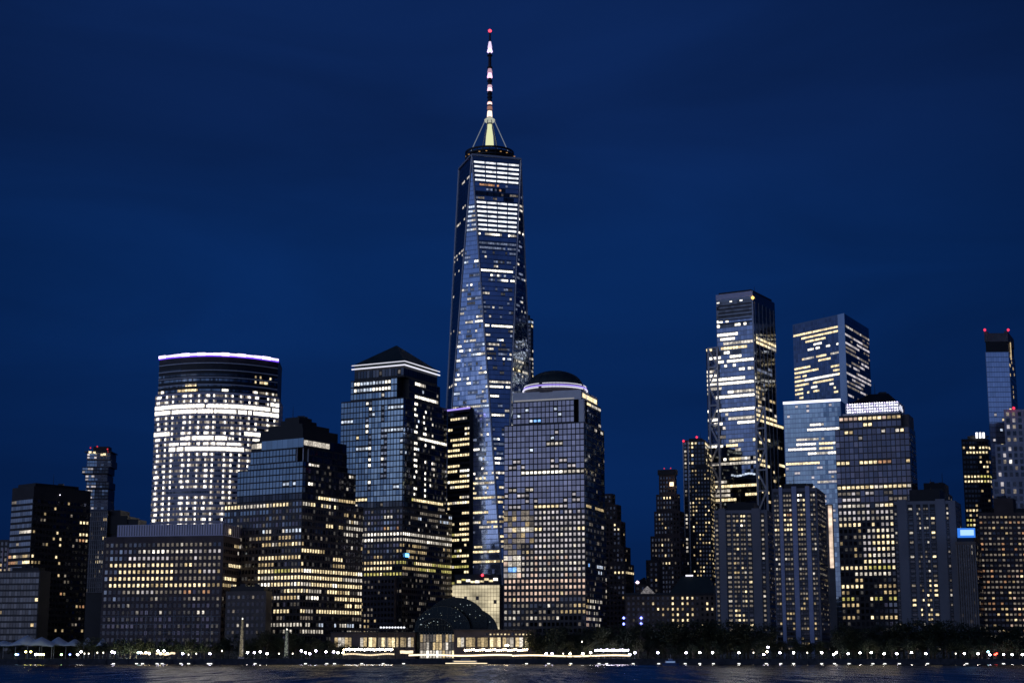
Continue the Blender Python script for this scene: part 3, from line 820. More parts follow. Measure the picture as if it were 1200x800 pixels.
# ---- 5. northern cluster ---------------------------------------------------------------------------
def north_cluster():
    lights = [(10, 570, 42, 745, 'g'*14+'d', .4), (40, 560, 110, 745, 'k'*26+'yd', .2), (14, 620, 40, 626, 'wyg', .5), (12, 610, 50, 612, 'wdgg', .5), (84, 606, 104, 616, 'kkYw', .5), (93, 618, 105, 632, 'kYYo', .5), (66, 620, 80, 640, 'kkkY'),
              (10, 650, 42, 662, 'yYodg', .6), (40, 676, 56, 700, 'kkYyk', .4), (24, 695, 48, 710, 'YykY', .5), (0, 695, 20, 730, 'ykYgg', .4), (84, 708, 104, 735, 'koooyY', .4), (60, 690, 76, 697, 'koyk', .5), (64, 650, 80, 656, 'koY', .4), (40, 715, 104, 745, 'k'*10+'yd')]
    b = Bld('office_block', 'dark brown block with a teal glass end and scattered warm rooms', 40, 569, 1080, 40, lights=lights, seed=12, default='k')
    A0 = b.A(13, 600); B0 = b.B(106, 590)
    z0 = b.z(569)
    b.wall([(0, A0, 0, B0, GZ, z0)], solid('dark brown cladding', (.045, .037, .035), .6))
    b.L_face(.5, A0-.3, 0, GZ+4, b.z(583), 2.6, 4.1, .93, .62); b.R_face(0, .5, B0-.5, GZ+4, b.z(583), 2.6, 4.1, .6, .5)
    MB().prism(b.rect(3, A0-2, 3, B0-8), z0, z0+2.4).build('roof_plant', BLACK, b.root)
    beacon(b.root, b.P(-.2, B0*.45, b.z(577)), .35, lamp_mat('small white lamp', (.9, .9, 1), 3))
    b.finish()
    # low glass wing and neighbour at the frame edge
    b = Bld('office_block', 'low pale glass wing at the foot of the dark brown block', 47, 668, 1010, 12, lights=[(0, 690, 50, 735, 'gkgkkgkgkgky', .4), (0, 668, 50, 690, 'gggk'), (0, 696, 10, 700, 'YYd', .6), (26, 696, 48, 705, 'kYyo', .5), (0, 718, 10, 722, 'YY')], seed=13, default='g')
    b.sub = {'g': 'k'}
    b.wall([(0, b.A(-25, 700), 0, 14, GZ, b.z(668))], DARK)
    b.L_face(.4, b.A(-25, 700)-.3, 0, GZ+3, b.z(668)-.6, 2.0, 3.9, .9, .7)
    MB().prism(b.rect(2, 20, 2, 10), b.z(668), b.z(668)+2).build('roof_plant', BLACK, b.root)
    b.finish(80)
    b = Bld('office_block', 'slim dark block just showing beyond the teal glass end, violet strips on it', 11, 632, 1200, 10, seed=14, default='k'*9+'dy', lights=[(-40, 655, 10, 690, 'kkdy')])
    b.wall([(0, b.A(-30, 660), 0, 16, GZ, b.z(632))], DARK)
    b.L_face(.6, b.A(-30, 660)-.3, 0, GZ+30, b.z(632)-1, 3.2, 4, .5, .6)
    for uu in (3, 9):
        MB().box3(b.P(b.A(uu, 660), -.3, b.z(668)), b.a*.5, b.b*.2, (0, 0, b.z(642)-b.z(668))).build('light_strip', lamp_mat('dim violet strip', (.35, .32, .62), .13), b.root)
    b.finish(40)
    # stacked-box tower
    Y = 1650
    p = at(113, 560, Y); ztop = at(113, 528, Y).z
    t = thing('stacked_tower', (p.x, Y, GZ), 'slender tower of shifted stacked boxes with red beacons on its roof', 'skyscraper')
    b = Bld.__new__(Bld); b.root = t; b.wins = []; b.rng = random.Random(31); b.vmax = 640; b.L = [(80, 500, 150, 700, 'g'*40+'kkd')]; b.default = 'g'
    rg = random.Random(4)
    z = at(600, 700, Y).z
    wid = 24; k = 0
    while z < ztop-1:
        h = 7.4 if z > at(600, 575, Y).z else 11
        h = min(h, ztop-z)
        amp = 3.2 if z > at(600, 572, Y).z else .6
        dx = rg.uniform(-amp, amp) + (1.5 if amp > 1 else 0); w = wid + rg.uniform(-amp, amp)*1.2 + (2 if z > ztop-30 else 0)
        x0 = p.x - w/2 + dx
        m = MB().box3((x0, Y+rg.uniform(-2, 2), z), (w, 0, 0), (0, 26, 0), (0, 0, h-.5))
        m.box3((x0+2, Y+3, z+h-.5), (w-4, 0, 0), (0, 20, 0), (0, 0, .5))
        o = m.build('stacked_box', CONC if rg.random() < .35 else DARK, t)
        y0 = m.v[0].y
        xm = x0 + w*.42
        b.facade(Vector((x0+.4, y0, 0)), Vector((xm, y0, 0)), z+.3, z+h-.8, 2.6, 3.7, .9, .75, lightfn=lambda i, j, nx, nz, u, v: b.rng.choice('hhgs') )
        b.facade(Vector((xm+.5, y0, 0)), Vector((x0+w-.4, y0, 0)), z+.3, z+h-.8, 3.2, 3.7, .8, .6, lightfn=lambda i, j, nx, nz, u, v: b.rng.choice('kkkkkkkg'))
        z += h
    for uu, v in ((104, 530.5), (109, 531), (118, 533.5), (121, 533)):
        q = at(uu, v, Y-3); MB().box3(q, (2.4, 0, 0), (0, .5, 0), (0, 0, 1.8)).build('terrace_light', WIN['Y'], t)
    MB().box3((p.x-6, Y+5, ztop), (16, 0, 0), (0, 12, 0), (0, 0, 5)).build('roof_plant', BLACK, t)
    for uu, v in ((106, 524.5), (114, 523), (126, 526), (126.5, 529)):
        beacon(t, at(uu, v, Y), .75, lamp_mat('faint red beacon', (1, .05, .08), .8))
    b.finish(70)
    # pale gridded hotel-like slab with dark terraces
    lights = [(100, 590, 127, 700, 'kdkk'), (108, 628, 126, 636, 'YYk', .5), (108, 652, 126, 659, 'kYw', .5), (127, 598, 170, 625, 'kkkkg'), (119, 604, 135, 610, 'kyd')]
    b = Bld('apartment_block', 'pale concrete slab of narrow ribs beneath dark roof terraces', 126, 612, 1180, 8, lights=lights, seed=16, default='k')
    A0 = b.A(103, 640)
    b.wall([(0, A0, 0, 18, b.z(694), b.z(598)), (.3, A0, .3, 18, GZ, b.z(694))], DARK)
    rb = MB(); n = 9
    for i in range(n+1): rb.box3(b.P(A0*i/n*.97, -.5, b.z(694)), b.a*.7, b.b*.5, (0, 0, b.z(600)-b.z(694)))
    for j in range(18):
        rb.box3(b.P(0, -.42, b.z(694)+j*3.4), b.a*A0*.97, b.b*.4, (0, 0, .55))
    rb.build('facade_rib', solid('pale render', (.42, .38, .35), .8), b.root)
    b.L_face(.4, A0-.4, 0, b.z(694), b.z(600), A0/9, 3.4, .6, .7)
    r = MB().prism(b.rect(-14, A0*.6, 2, 26), b.z(625), b.z(604)).prism(b.rect(-8, A0*.5, 4, 22), b.z(604), b.z(597))
    r.bar(b.P(-2, 6, b.z(597)), b.P(-2, 6, b.z(592)), .4)
    r.build('roof_terrace', BLACK, b.root)
    m = MB().prism(b.rect(-22, -1, 3, 20), GZ, b.z(608)).build('rear_block', DARK, b.root)
    b.finish(60)
north_cluster()

# ---- 6. slim dark block standing for a reflection in the tallest tower, and others around -----------------------------------
def simple(name, label, u, v, Y, phi, uL, uR, wall, bay, fl, fw=.7, fh=.6, lights=(), default='k', phi2=None, seed=0, ind=100, vlo=None, top=None, roof=True, cat='building', vmax=735, group=None, inset=.5, depthR=None, sub=None, mixk=''):
    b = Bld(name, label, u, v, Y, phi, phi2, lights=lights, seed=seed, default=default, cat=cat, vmax=vmax, group=group)
    A0 = b.A(uL, v+20); B0 = b.B(uR, v+20) if uR is not None else (depthR or 20)
    z0 = b.z(v)
    b.wall([(0, A0, 0, B0, GZ, z0)], wall)
    zl = b.z(vlo) if vlo else GZ+5
    b.sub = sub or {}
    b.L_face(inset, A0-inset, 0, zl, z0-1.2, bay, fl, fw, fh, mixk=mixk)
    if uR is not None: b.R_face(0, inset, B0-inset, zl, z0-1.2, bay, fl, fw, fh, mixk=mixk)
    if roof: MB().prism(b.rect(A0*.2, A0*.8, B0*.2, B0*.8), z0, z0+3).build('roof_plant', BLACK, b.root)
    b.A0, b.B0, b.z0 = A0, B0, z0
    return b

b = simple('office_tower', 'slim dark block standing in for a tower reflection in the tallest tower, yellow floors and violet roof line', 551, 478, 1215, 40, 524.5, None, DARK, 2.5, 4.0, .9, .5,  # added volume in place of the curved tower mirrored in the glass
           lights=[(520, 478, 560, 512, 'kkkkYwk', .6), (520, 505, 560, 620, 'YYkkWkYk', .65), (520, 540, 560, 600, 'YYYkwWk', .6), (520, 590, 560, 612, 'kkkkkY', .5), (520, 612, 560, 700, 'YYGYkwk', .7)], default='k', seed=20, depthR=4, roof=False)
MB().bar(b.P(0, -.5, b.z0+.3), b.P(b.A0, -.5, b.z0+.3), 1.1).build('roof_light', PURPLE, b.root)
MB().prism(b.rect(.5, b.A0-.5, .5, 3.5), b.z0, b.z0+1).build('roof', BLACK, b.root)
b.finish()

b = simple('office_tower', 'narrow glass tower slice showing between the tallest tower and the dome', 622.5, 373, 1520, 20, 606, 625, DARK, 3.0, 4.0, .88, .6,
           lights=[(600, 373, 640, 379, 'cchh'), (600, 380, 640, 386, 'yokY'), (600, 400, 640, 412, 'kkwk'), (612, 420, 640, 480, 'kYwwk')], default='kkkkkkkd', seed=21, vmax=470)
b.finish(60)

def beige_block():
    b = Bld('low_glass_building', 'low beige lit building with a fine mullion grid at the tallest tower foot', 585.5, 684, 1150, 8, seed=22)
    A0 = b.A(530, 700); z0 = b.z(684)
    b.wall([(0, A0, 0, 20, GZ, z0)], CONC_W)
    beige = lit('backlit screen', (.86, .74, .48), .85, .08, .06)
    m = MB(); nx, nz = 16, 13
    rr = random.Random(2)
    zl = b.z(742)
    for i in range(nx):
        for j in range(nz):
            if rr.random() < .035: continue
            m.box3(b.P(A0*(i+.06)/nx, -.25, zl+(z0-.6-zl)*(j+.05)/nz), b.a*(A0/nx*.88), b.b*.2, (0, 0, (z0-.6-zl)/nz*.9))
    m.build('backlit_screen', beige, b.root)
    # lit plant level on top
    st = MB().prism(b.rect(1, A0-1, 4, 16), z0+.1, z0+7).build('plant_level', DARK, b.root)
    for i in range(9):
        a = 2+i*(A0-6)/8.5
        k = rr.choice('YYwGyW')
        MB().box3(b.P(a, 3.6, z0+1+rr.random()*2), b.a*3.0, b.b*.3, (0, 0, rr.uniform(.8, 2.0))).build('plant_light', WIN[k], st)
    beacon(st, b.P(A0*.38, 3, z0+6.5), .9, lamp_mat('soft red beacon', (1, .05, .08), 3.5))
beige_block()

def tower_braced():
    lights = [
        (836, 340, 880, 352, 'h'), (836, 352, 880, 372, 'k'), (836, 372, 880, 376, 'hhWh', .3), (838, 376, 880, 382, 'kWk', .3), (836, 383, 880, 388, 'hhh'),
        (836, 388, 866, 393, 'WWhw', .6), (836, 393, 868, 398, 'hhWY', .7), (848, 397, 881, 402, 'YYYw', .8), (846, 402, 876, 409, 'WYYY', .7), (831, 412, 868, 419, 'WWhkW', .6), (829, 402, 842, 408, 'YWk', .6),
        (842, 421, 882, 428, 'WhW', .3), (842, 428, 872, 433, 'Whh', .4), (829, 432, 842, 460, 'WWWkw', .5), (848, 432, 884, 438, 'wWYWh', .6), (842, 439, 872, 444, 'WWwh', .6), (836, 444, 886, 451, 'WWWWWW', .8),
        (842, 451, 884, 458, 'hhhhwh', .5), (828, 458, 886, 463, 'hwWwh', .5), (834, 463, 886, 469, 'WWWh', .6), (828, 470, 886, 474, 'hWhWWw', .6), (828, 475, 886, 480, 'WWYwh', .7), (828, 480, 886, 487, 'hhhwh', .5), (829, 487, 886, 491, 'WwhWW', .6), (829, 493, 884, 499, 'WWWWhW', .75),
        (829, 499, 890, 532, 'h'*20+'wd', .3), (850, 507, 890, 524, 'hhhhwYh', .5), (834, 520, 846, 526, 'WW', .8), (829, 533, 890, 545, 'hwwhYWk', .65), (829, 543, 890, 553, 'hhhh'), (829, 560, 890, 590, 'hkkdYkwh', .6), (829, 565, 890, 571, 'YYkYY', .7), (829, 580, 890, 587, 'kkYYWk', .8),
        (886, 340, 925, 395, 'k'), (886, 398, 910, 406, 'YYYw', .6), (886, 412, 912, 430, 'k'), (886, 430, 925, 455, 'kkkkke', .6), (886, 455, 925, 488, 'kkyYkkwkk', .5), (886, 488, 925, 498, 'YYYYY', .7), (886, 498, 925, 590, 'k'*24+'Yy', .2), (886, 538, 925, 552, 'kYYk', .6)]
    b = Bld('office_tower', 'glass tower with exposed zigzag steel bracing down its corners', 881.5, 342, 1440, 30.5, lights=lights, seed=24, default='h')
    b.sub = {'h': 'n'}
    A1 = b.A(839, 350); B1 = b.B(908, 365)
    A0 = b.A(828, 440); B0 = b.B(909, 440); B00 = b.B(918.5, 500)
    zt = b.z(342); zs = b.z(402); zs2 = b.z(488)
    b.wall([(0, A1, 0, B1, zs, zt), (0, A0, 0, B0, zs2, zs), (0, A0, 0, B00, GZ, zs2)], SPAN)
    fl = 4.05
    for a, z0, z1 in ((A1, zs+.1, b.z(349)), (A0, b.z(700), zs-.1)):
        b.L_face(.6, a-.3, 0, z0, z1, 2.9, fl, .95, .84)
    for q, z0, z1 in ((B1, zs+.1, b.z(352)), (B0, zs2+.1, zs-.1), (B00, b.z(700), zs2-.1)):
        b.R_face(0, .6, q-.3, z0, z1, 2.9, fl, .9, .8)
    # crown
    MB().box3(b.P(-.3, -.3, b.z(347)), b.a*(A1+.3), b.b*.3, (0, 0, zt-b.z(347)+1)).build('crown_panel', MET, b.root)
    MB().prism(b.rect(2, A1-2, 2, B1-2), zt, zt+3).build('roof', BLACK, b.root)
    for u_ in (843, 858, 870): MB().box3(b.P(b.A(u_, 350), -.5, b.z(351)), b.a*2.5, b.b*.2, (0, 0, 1)).build('crown_light', WIN['W'], b.root)
    beacon(b.root, b.P(-.5, -.5, b.z(349)), 1.5, lamp_mat('amber lamp', (1, .6, .15), 2.2))
    lv = MB()
    for j in range(6):
        lv.box3(b.P(1, -.25, b.z(354)-j*3.4-1), b.a*(A1-3), b.b*.22, (0, 0, 1.2))
    lv.build('louvre', DARK, b.root)
    # vertical fins on the dark side
    m = MB()
    for i in range(6):
        q = B1*(i+.5)/6; m.box3(b.P(-.5, q, b.z(700)), b.a*.5, b.b*.45, (0, 0, b.z(352)-b.z(700)))
    m.build('side_fin', STEEL, b.root)
    # corner column
    MB().box3(b.P(-.6, -.6, b.z(480)), b.a*.6, b.b*.6, (0, 0, b.z(350)-b.z(480))).build('corner_trim', STEEL, b.root)
    # braces: two columns with zigzag
    def brace(a0, a1, bb, z0, z1, n, flip=False):
        m = MB()
        for a in (a0, a1): m.bar(b.P(a, bb, z0), b.P(a, bb, z1), 1.7)
        h = (z1-z0)/n
        for i in range(n+1): m.bar(b.P(a0, bb, z0+h*i), b.P(a1, bb, z0+h*i), 1.3)
        for i in range(n):
            A_, B_ = (a0, a1) if (i % 2 == 0) ^ flip else (a1, a0)
            m.bar(b.P(A_, bb-.2, z0+h*i), b.P(B_, bb-.2, z0+h*(i+1)), 1.3)
        m.build('brace', PAINT, b.root)
    brace(b.A(842.5, 480), b.A(832, 480), -1.2, b.z(610), b.z(403), 9)
    brace(b.A(898, 540, -1.2), b.A(887, 540, -1.2), -1.2, b.z(600), b.z(478), 5, True)
    # brightly trussed mid level
    for i in range(9):
        MB().box3(b.P(2+i*2.6, -.5, b.z(556)+math.sin(i*.8)*.8), b.a*2.2, b.b*.25, (0, 0, 1.6)).build('sky_lobby_light', WIN['c'], b.root)
    b.finish()
tower_braced()

b = simple('office_tower', 'mirror glass tower with bright warm floor bands and a sharp blank corner', 989, 367, 1500, 54, 929, 1018, SPAN_B, 2.6, 4.1, .95, .82, phi2=28, sub={'h': 'n'},
           lights=[(925, 360, 1025, 385, 'h'), (925, 385, 988, 400, 'hhYYYh', .8), (929, 400, 988, 408, 'Whhhhhh', .6), (925, 408, 988, 426, 'hhhYwh', .75), (925, 425, 988, 437, 'YYYhYY', .75), (925, 433, 988, 455, 'YYWhhY', .75), (925, 455, 988, 470, 'Yhhhh', .6),
                   (990, 385, 1025, 392, 'ddwd', .6), (990, 392, 1025, 470, 'ddsdkk', .85)], default='h', seed=25)
MB().box3(b.P(-.4, -.4, GZ), b.a*8.5, b.b*.4, (0, 0, b.z0-GZ)).build('corner_panel', glass('bright corner glass', (.50, .60, .74), .08, .0, .1), b.root)
b.finish()

b = simple('office_tower', 'pale blue glass tower topped by a long white light line', 985, 469, 1330, 22.5, 918.5, None, SPAN_B, 2.4, 4.0, .95, .85,
           lights=[(915, 468, 990, 492, 'h'*20+'s'), (930, 484, 960, 488, 'hhwh', .4), (950, 493, 966, 500, 'WWwh', .6), (940, 498, 990, 504, 'WWWhW', .8), (924, 500, 932, 506, 'wh'), (940, 504, 990, 512, 'hhwh', .4), (925, 509, 990, 515, 'hWWhw', .6), (925, 519, 990, 526, 'hWYYh', .7), (930, 530, 990, 536, 'hwWWW', .7), (918, 537, 962, 543, 'YYYY', .8), (920, 543, 990, 620, 'h'*14+'sw', .4)], default='h', seed=26, depthR=24)
MB().bar(b.P(0, -.4, b.z0+.4), b.P(b.A0, -.4, b.z0+.4), 1.9).build('roof_light', lamp_mat('blue white line light', (.74, .78, 1), 2.0), b.root)
b.finish()
def light_shaft():
    Y = 1250
    p0 = at(972.5, 592, Y); p1 = at(975, 665, Y)
    t = thing('lit_stair_shaft', (p0.x, Y, GZ), 'thin vertical shaft of cream light beside the gridded granite tower', 'stair tower')
    z1 = p0.z; z0 = p1.z
    MB().box3((p0.x-2.2, Y+.3, GZ), (4.6, 0, 0), (0, 6, 0), (0, 0, z1-GZ+1)).build('shaft_wall', CONC_W, t)
    MB().box3((p0.x-1.4, Y, z0), (2.8, 0, 0), (0, .25, 0), (0, 0, z1-z0)).build('lit_glazing', lit('cream shaft glow', (1, .75, .58), .95, .1, .1), t)
light_shaft()

# ---- stepped brick towers --------------------------------------------------------------------------
def deco(name, label, Y, tiers, wall, lights, seed, default='k', bay=3.0, fl=3.9, fw=.45, fh=.5, phi=20, ind=90, crown=None):
    """tiers: (uL, uN, uR, vtop) from the ground up"""
    uL, uN, uR, vt = tiers[0]
    b = Bld(name, label, uN, vt, Y, phi, lights=lights, seed=seed, default=default)
    z = GZ; w = []
    for i, (uL, uN, uR, vt) in enumerate(tiers):
        a0 = b.A(uN, vt+8); b0 = 0
        a1 = b.A(uL, vt+8); b1 = b.B(uR, vt+8, a0)
        zt = b.z(vt)
        ins = i*.8
        w.append((a0, a1, ins, max(ins+4, b1), z, zt))
        b.L_face(a0+.6, a1-.6, ins, z+1.2, zt-1, bay, fl, fw, fh)
        b.R_face(a0, ins+.5, max(ins+4, b1)-.5, z+1.2, zt-1, bay, fl, fw, fh)
        z = zt
    b.wall(w, wall); b.tiers = w
    if crown: crown(b)
    b.finish(ind)
    return b
deco('brick_tower', 'stepped brick tower rising behind the domed tower shoulder', 1300,
     [(700, 733, 743, 660), (700, 731, 739, 640), (700, 727, 733, 610), (700, 722, 728, 590), (706, 716, 721, 577)], BRICK,
     [(690, 570, 745, 735, 'k'*50+'yd'), (718, 669, 745, 675, 'YYY', .8), (720, 608, 726, 622, 'kYw'), (715, 653, 745, 658, 'kky')], 31)
def deco_crown(b):
    a0, a1, b0, b1, z0, z1 = b.tiers[-1]
    MB().prism(b.rect(a0-.8, a1+.8, b0-.8, b1+.8), z1, b.z(549)).build('crown', BLACK, b.root)
    for q in (.2, .6): beacon(b.root, b.P(a0+(a1-a0)*q, 0, b.z(548)), .5, lamp_mat('faint red beacon', (1, .05, .08), .8))
    MB().box3(b.P(b.A(789.5, 567), -.8, b.z(569)), b.a*3.2, b.b*.2, (0, 0, 3.2)).build('spot_lamp', lamp_mat('warm spot', (1, .72, .45), 2.5), b.root)
deco('brick_tower', 'slender setback brick tower with a black boxed top', 1330,
     [(757, 798, 806, 655), (762, 797, 804, 627), (766, 796, 802, 598), (768, 794, 797, 578), (771, 790, 793, 555)], BRICK,
     [(750, 550, 812, 735, 'k'*50+'yd'), (776, 580, 788, 585, 'kYYy', .4), (776, 613, 792, 617, 'kYYY', .6), (770, 596, 776, 604, 'kwk'), (765, 630, 790, 665, 'kkkdY')], 32, bay=2.6, crown=deco_crown)

b = simple('apartment_tower', 'tall apartment tower edged with a lit light column and red roof lamps', 826, 515, 1420, 12, 800.5, 836, DARK, 3.0, 3.5, .62, .6,
           lights=[(798, 510, 809, 690, 'wgdgk'), (810, 516, 835, 545, 'kkkgYk', .3), (810, 545, 840, 700, 'kkkkkkYyy')], default='k', seed=34)
MB().box3(b.P(b.A(808, 560), -.6, GZ), b.a*1.0, b.b*.6, (0, 0, b.z0-GZ-1)).build('corner_pier', STEEL, b.root)
MB().box3(b.P(b.A0-.6, -.6, GZ), b.a*.8, b.b*.6, (0, 0, b.z0-GZ-1)).build('corner_pier', STEEL, b.root)
for uu, v in ((801, 516.5), (816.5, 512)): beacon(b.root, at(uu, v, 1421), 1.0)
b.finish()
b = simple('apartment_tower', 'black apartment tower scattered with small yellow rooms', 832, 547, 1390, 12, 809.5, 838, BLACK, 2.6, 3.4, .5, .48,
           lights=[(805, 545, 840, 700, 'kkkkkkyYyk')], default='k', seed=35)
b.finish()

# ---- low institutional buildings -------------------------------------------------------------------
def low_halls():
    b = simple('low_hall', 'long low brick hall with warm windows behind the trees', 838, 695, 1120, 3, 733, None, BRICK_T, 3.4, 3.9, .42, .5,
               lights=[(730, 690, 765, 740, 'k'*12+'d'), (765, 695, 774, 720, 'YYk'), (786, 695, 812, 735, 'kYyY'), (812, 695, 840, 735, 'kkkY'), (786, 705, 840, 710, 'yYkY')], default='k'*10+'y', seed=40, depthR=25, roof=False)
    z0 = b.z0
    r = MB()
    rb_ = b.rect(b.A(837, 690), b.A(783, 690), 2, 24); rt = b.rect(b.A(828, 672), b.A(797, 672), 9, 17)
    r.prism(rb_, z0, b.z(674), top=rt); roof = r.build('hip_roof', ROOFC, b.root)
    MB().prism(b.rect(b.A(836, 697), b.A(733, 697), -.6, 0), z0-1.2, z0+.6).build('cornice', DARK, b.root)
    pt = b.P(b.A(757.5, 690), 4)
    m = MB().prism([pt+Vector((x*5, y*5, 0)) for x, y in ((-1, -1), (1, -1), (1, 1), (-1, 1))], z0, b.z(686), top=[pt+Vector((x*.2, y*.2, 0)) for x, y in ((-1, -1), (1, -1), (1, 1), (-1, 1))])
    m.build('skylight', lit('skylight glow', (.75, .70, .72), .22, .05), b.root)
    MB().box3(b.P(b.A(810, 673), 8.5, b.z(674)), b.a*5.0, b.b*.3, (0, 0, .9)).build('ridge_lamp', lamp_mat('ridge lamp', (.9, .86, 1), 1.6), roof)
    for uu, v in ((731, 723.5), (731, 730.5), (751.5, 723.5), (751.5, 730)):
        q = b.P(b.A(uu, v), -.4, b.z(v)); MB().lathe(q, [(.2, -.9), (.95, 0), (.2, .9)], 8).build('wall_lamp', lamp_mat('blue wall lamp', (.18, .22, 1), 6), b.root)
    b.finish()
    # side stepped mass
    b = simple('brick_block', 'plain dark brick shoulder block at the foot of the setback tower', 772, 656, 1240, 5, 760, None, BRICK, 3.2, 3.9, .4, .5, default='k'*12+'yd', seed=41, depthR=20)
    b.finish(30)
    b = simple('lamp_pavilion', 'tiny gabled pavilion roof carrying a round pink lamp', 757, 684, 1180, 5, 744, None, BRICK_T, 3.2, 3.9, .4, .5, default='k', seed=42, depthR=8, roof=False)
    m = MB().prism(b.rect(-.6, b.A0+.6, -.6, 8.6), b.z0, b.z(676), top=b.rect(1.0, 2.0, 3, 5)).build('roof', BLACK, b.root)
    MB().lathe(b.P(b.A0*.75, 0, b.z(682)), [(.3, -1.2), (1.5, 0), (.3, 1.2)], 10).build('roof_lamp', lamp_mat('pink lamp', (1, .75, .92), 2.2), b.root)
    b.finish(20)
low_halls()

# ---- residential slabs -----------------------------------------------------------------------------
def slab(label, u, v, Y, phi, uL, uR, stacks, piers, seed, lights, sidelights=None, pentv=None, fl=2.9, wallm=CONC, default='kkd', pierm=CONC):
    nbal = 0; left = MB()
    b = Bld('apartment_tower', label, u, v, Y, phi, lights=lights, seed=seed, default=default)
    A0 = b.A(uL, v+40); B0 = b.B(uR, v+40); z0 = b.z(v)
    b.wall([(0, A0, 0, B0, GZ, z0)], wallm)
    zl = GZ+4
    for (u0, u1, n) in stacks:
        a0, a1 = b.A(u1, v+60), b.A(u0, v+60)
        # recess strip of dark glass and balconies
        MB().box3(b.P(a0, -.12, zl), b.a*(a1-a0), b.b*.12, (0, 0, z0-2-zl)).build('window_recess', DARK, b.root)
        nz = int((z0-2-zl)/fl)
        for j in range(nz-1, -1, -1):
            args = (b.P(a0+.1, -.5, zl+j*fl), b.a*(a1-a0-.2), b.b*.38, (0, 0, .32))
            if nbal < 100 and n > 0 and (j % 2 == 0 or nz-j < 12): MB().box3(*args).build('balcony', wallm, b.root); nbal += 1
            else: left.box3(*args)
        b.facade(b.P(a1, -.13), b.P(a0, -.13), zl+.3, zl+nz*fl+.3, (a1-a0)/n, fl, .8, .5)
    b.R_face(0, 1.0, B0-1, zl, z0-2, 3.2, fl, .4, .45, lightfn=lambda i, j, nx, nz, u, v: b.rng.choice('kkkkkkkk'+(sidelights or 'kd')))
    if pentv:
        MB().prism(b.rect(A0*.25, A0*.75, 3, B0-3), z0, b.z(pentv)).build('penthouse', BLACK, b.root)
    for u0, u1 in piers:
        a0, a1 = b.A(u1, v+60), b.A(u0, v+60)
        MB().box3(b.P(a0, -.75, GZ), b.a*(a1-a0), b.b*.7, (0, 0, z0-GZ+1)).build('pier', pierm, b.root)
    tag(left.build('balcony', wallm, b.root), kind='stuff')
    b.A0, b.B0, b.z0 = A0, B0, z0
    b.finish(100)
    return b
slab('concrete apartment slab with two blank piers and a column of lit balconies between', 899, 597, 1010, 8, 837.5, 907,
     [(839, 843, 1), (852, 858, 1), (859.5, 867, 2), (868.5, 875, 2), (876.5, 882, 1), (893, 897, 1)], [(843.5, 851.5), (882.5, 892.5)], 50,
     [(830, 590, 910, 735, 'dddddkddw'), (852, 600, 884, 735, 'dyddddwkdddYdd'), (858, 710, 884, 725, 'YykY'), (866, 603, 872, 620, 'YYW')], pentv=588)
slab('tall apartment slab with pale blue vertical piers standing among the trees', 957, 571, 965, 16, 906, 968,
     [(908, 914, 2), (919, 929, 3), (935.5, 945, 3), (951, 957, 2)], [(914.5, 918.5), (929.5, 935), (945.5, 950.5)], 51,
     [(900, 565, 960, 760, 'ddddkdwkddkdd'), (918, 600, 930, 625, 'YooYd'), (934, 585, 946, 640, 'yddYddd'), (906, 605, 914, 625, 'YyYd'), (934, 574, 946, 600, 'YWkd'), (906, 700, 960, 755, 'kkkyd')], pentv=565, wallm=solid('grey concrete', (.2, .2, .23), .85), pierm=solid('pale blue render', (.42, .47, .66), .8, var=.06))
b3 = slab('grey apartment slab with balconies notched down its middle beside the crown lamp tower', 1119, 586, 990, 12, 1049, 1128,
     [(1050, 1053, 1), (1066, 1072, 1), (1076, 1081, 2), (1084, 1090, 2), (1092, 1098, 1), (1111, 1114, 1)], [(1054, 1065), (1099, 1110)], 52,
     [(1040, 575, 1130, 735, 'kdkkwkkkkd'), (1090, 600, 1099, 735, 'kdYkd'), (1064, 690, 1100, 730, 'kyYk')], pentv=572)

# spot lamps of the slabs
def facade_lamps():
    for (u, v, Y, c) in ():
        pass

# ---- southern cluster ------------------------------------------------------------------------------
b = simple('apartment_tower', 'dark block with a round-cornered attic behind the notched grey slab', 1110, 577, 1120, 10, 1074, 1117, DARK, 3, 3.6, .4, .5, default='k'*14+'d', seed=60)
MB().prism(b.rect(b.A0*.1, b.A0*.75, 2, b.B0-2), b.z0, b.z(565)).build('attic', BLACK, b.root)
b.finish(40)

b = simple('hotel_tower', 'grey ribbed block wearing a bright blue illuminated roof sign', 1143, 634, 972, 8, 1120.5, 1151, BRICK_T, 2.6, 3.6, .4, .6, default='k'*16+'d', seed=61, lights=[(1136, 640, 1142, 650, 'w')], roof=False)
rb = MB()
for i in range(9): rb.box3(b.P(b.A0*i/8.6, -.5, GZ), b.a*.7, b.b*.5, (0, 0, b.z0-GZ-2))
rb.build('facade_rib', CONC_W, b.root)
MB().prism(b.rect(1, b.A0-1, 1.5, b.B0-1), b.z0, b.z0+5).build('roof_plant', BLACK, b.root)
q0 = b.P(b.A(1143, 622), -1.2); q1 = b.P(b.A(1122.5, 622), -1.2)
sg = MB().box3(Vector((q1.x, q1.y, b.z(629.5))), Vector((q0.x-q1.x, q0.y-q1.y, 0)), (0, .6, 0), (0, 0, b.z(618.5)-b.z(629.5))).build('roof_sign', lamp_mat('blue sign face', (.05, .26, 1), .9), b.root)
MB().box3(Vector((q1.x+1.5, q1.y-.3, b.z(627))), Vector((q0.x-q1.x-2.4, q0.y-q1.y, 0)), (0, .25, 0), (0, 0, b.z(620.5)-b.z(627))).build('sign_panel', lamp_mat('pale blue sign glow', (.45, .74, 1), 1.1), sg)
b.finish(40)

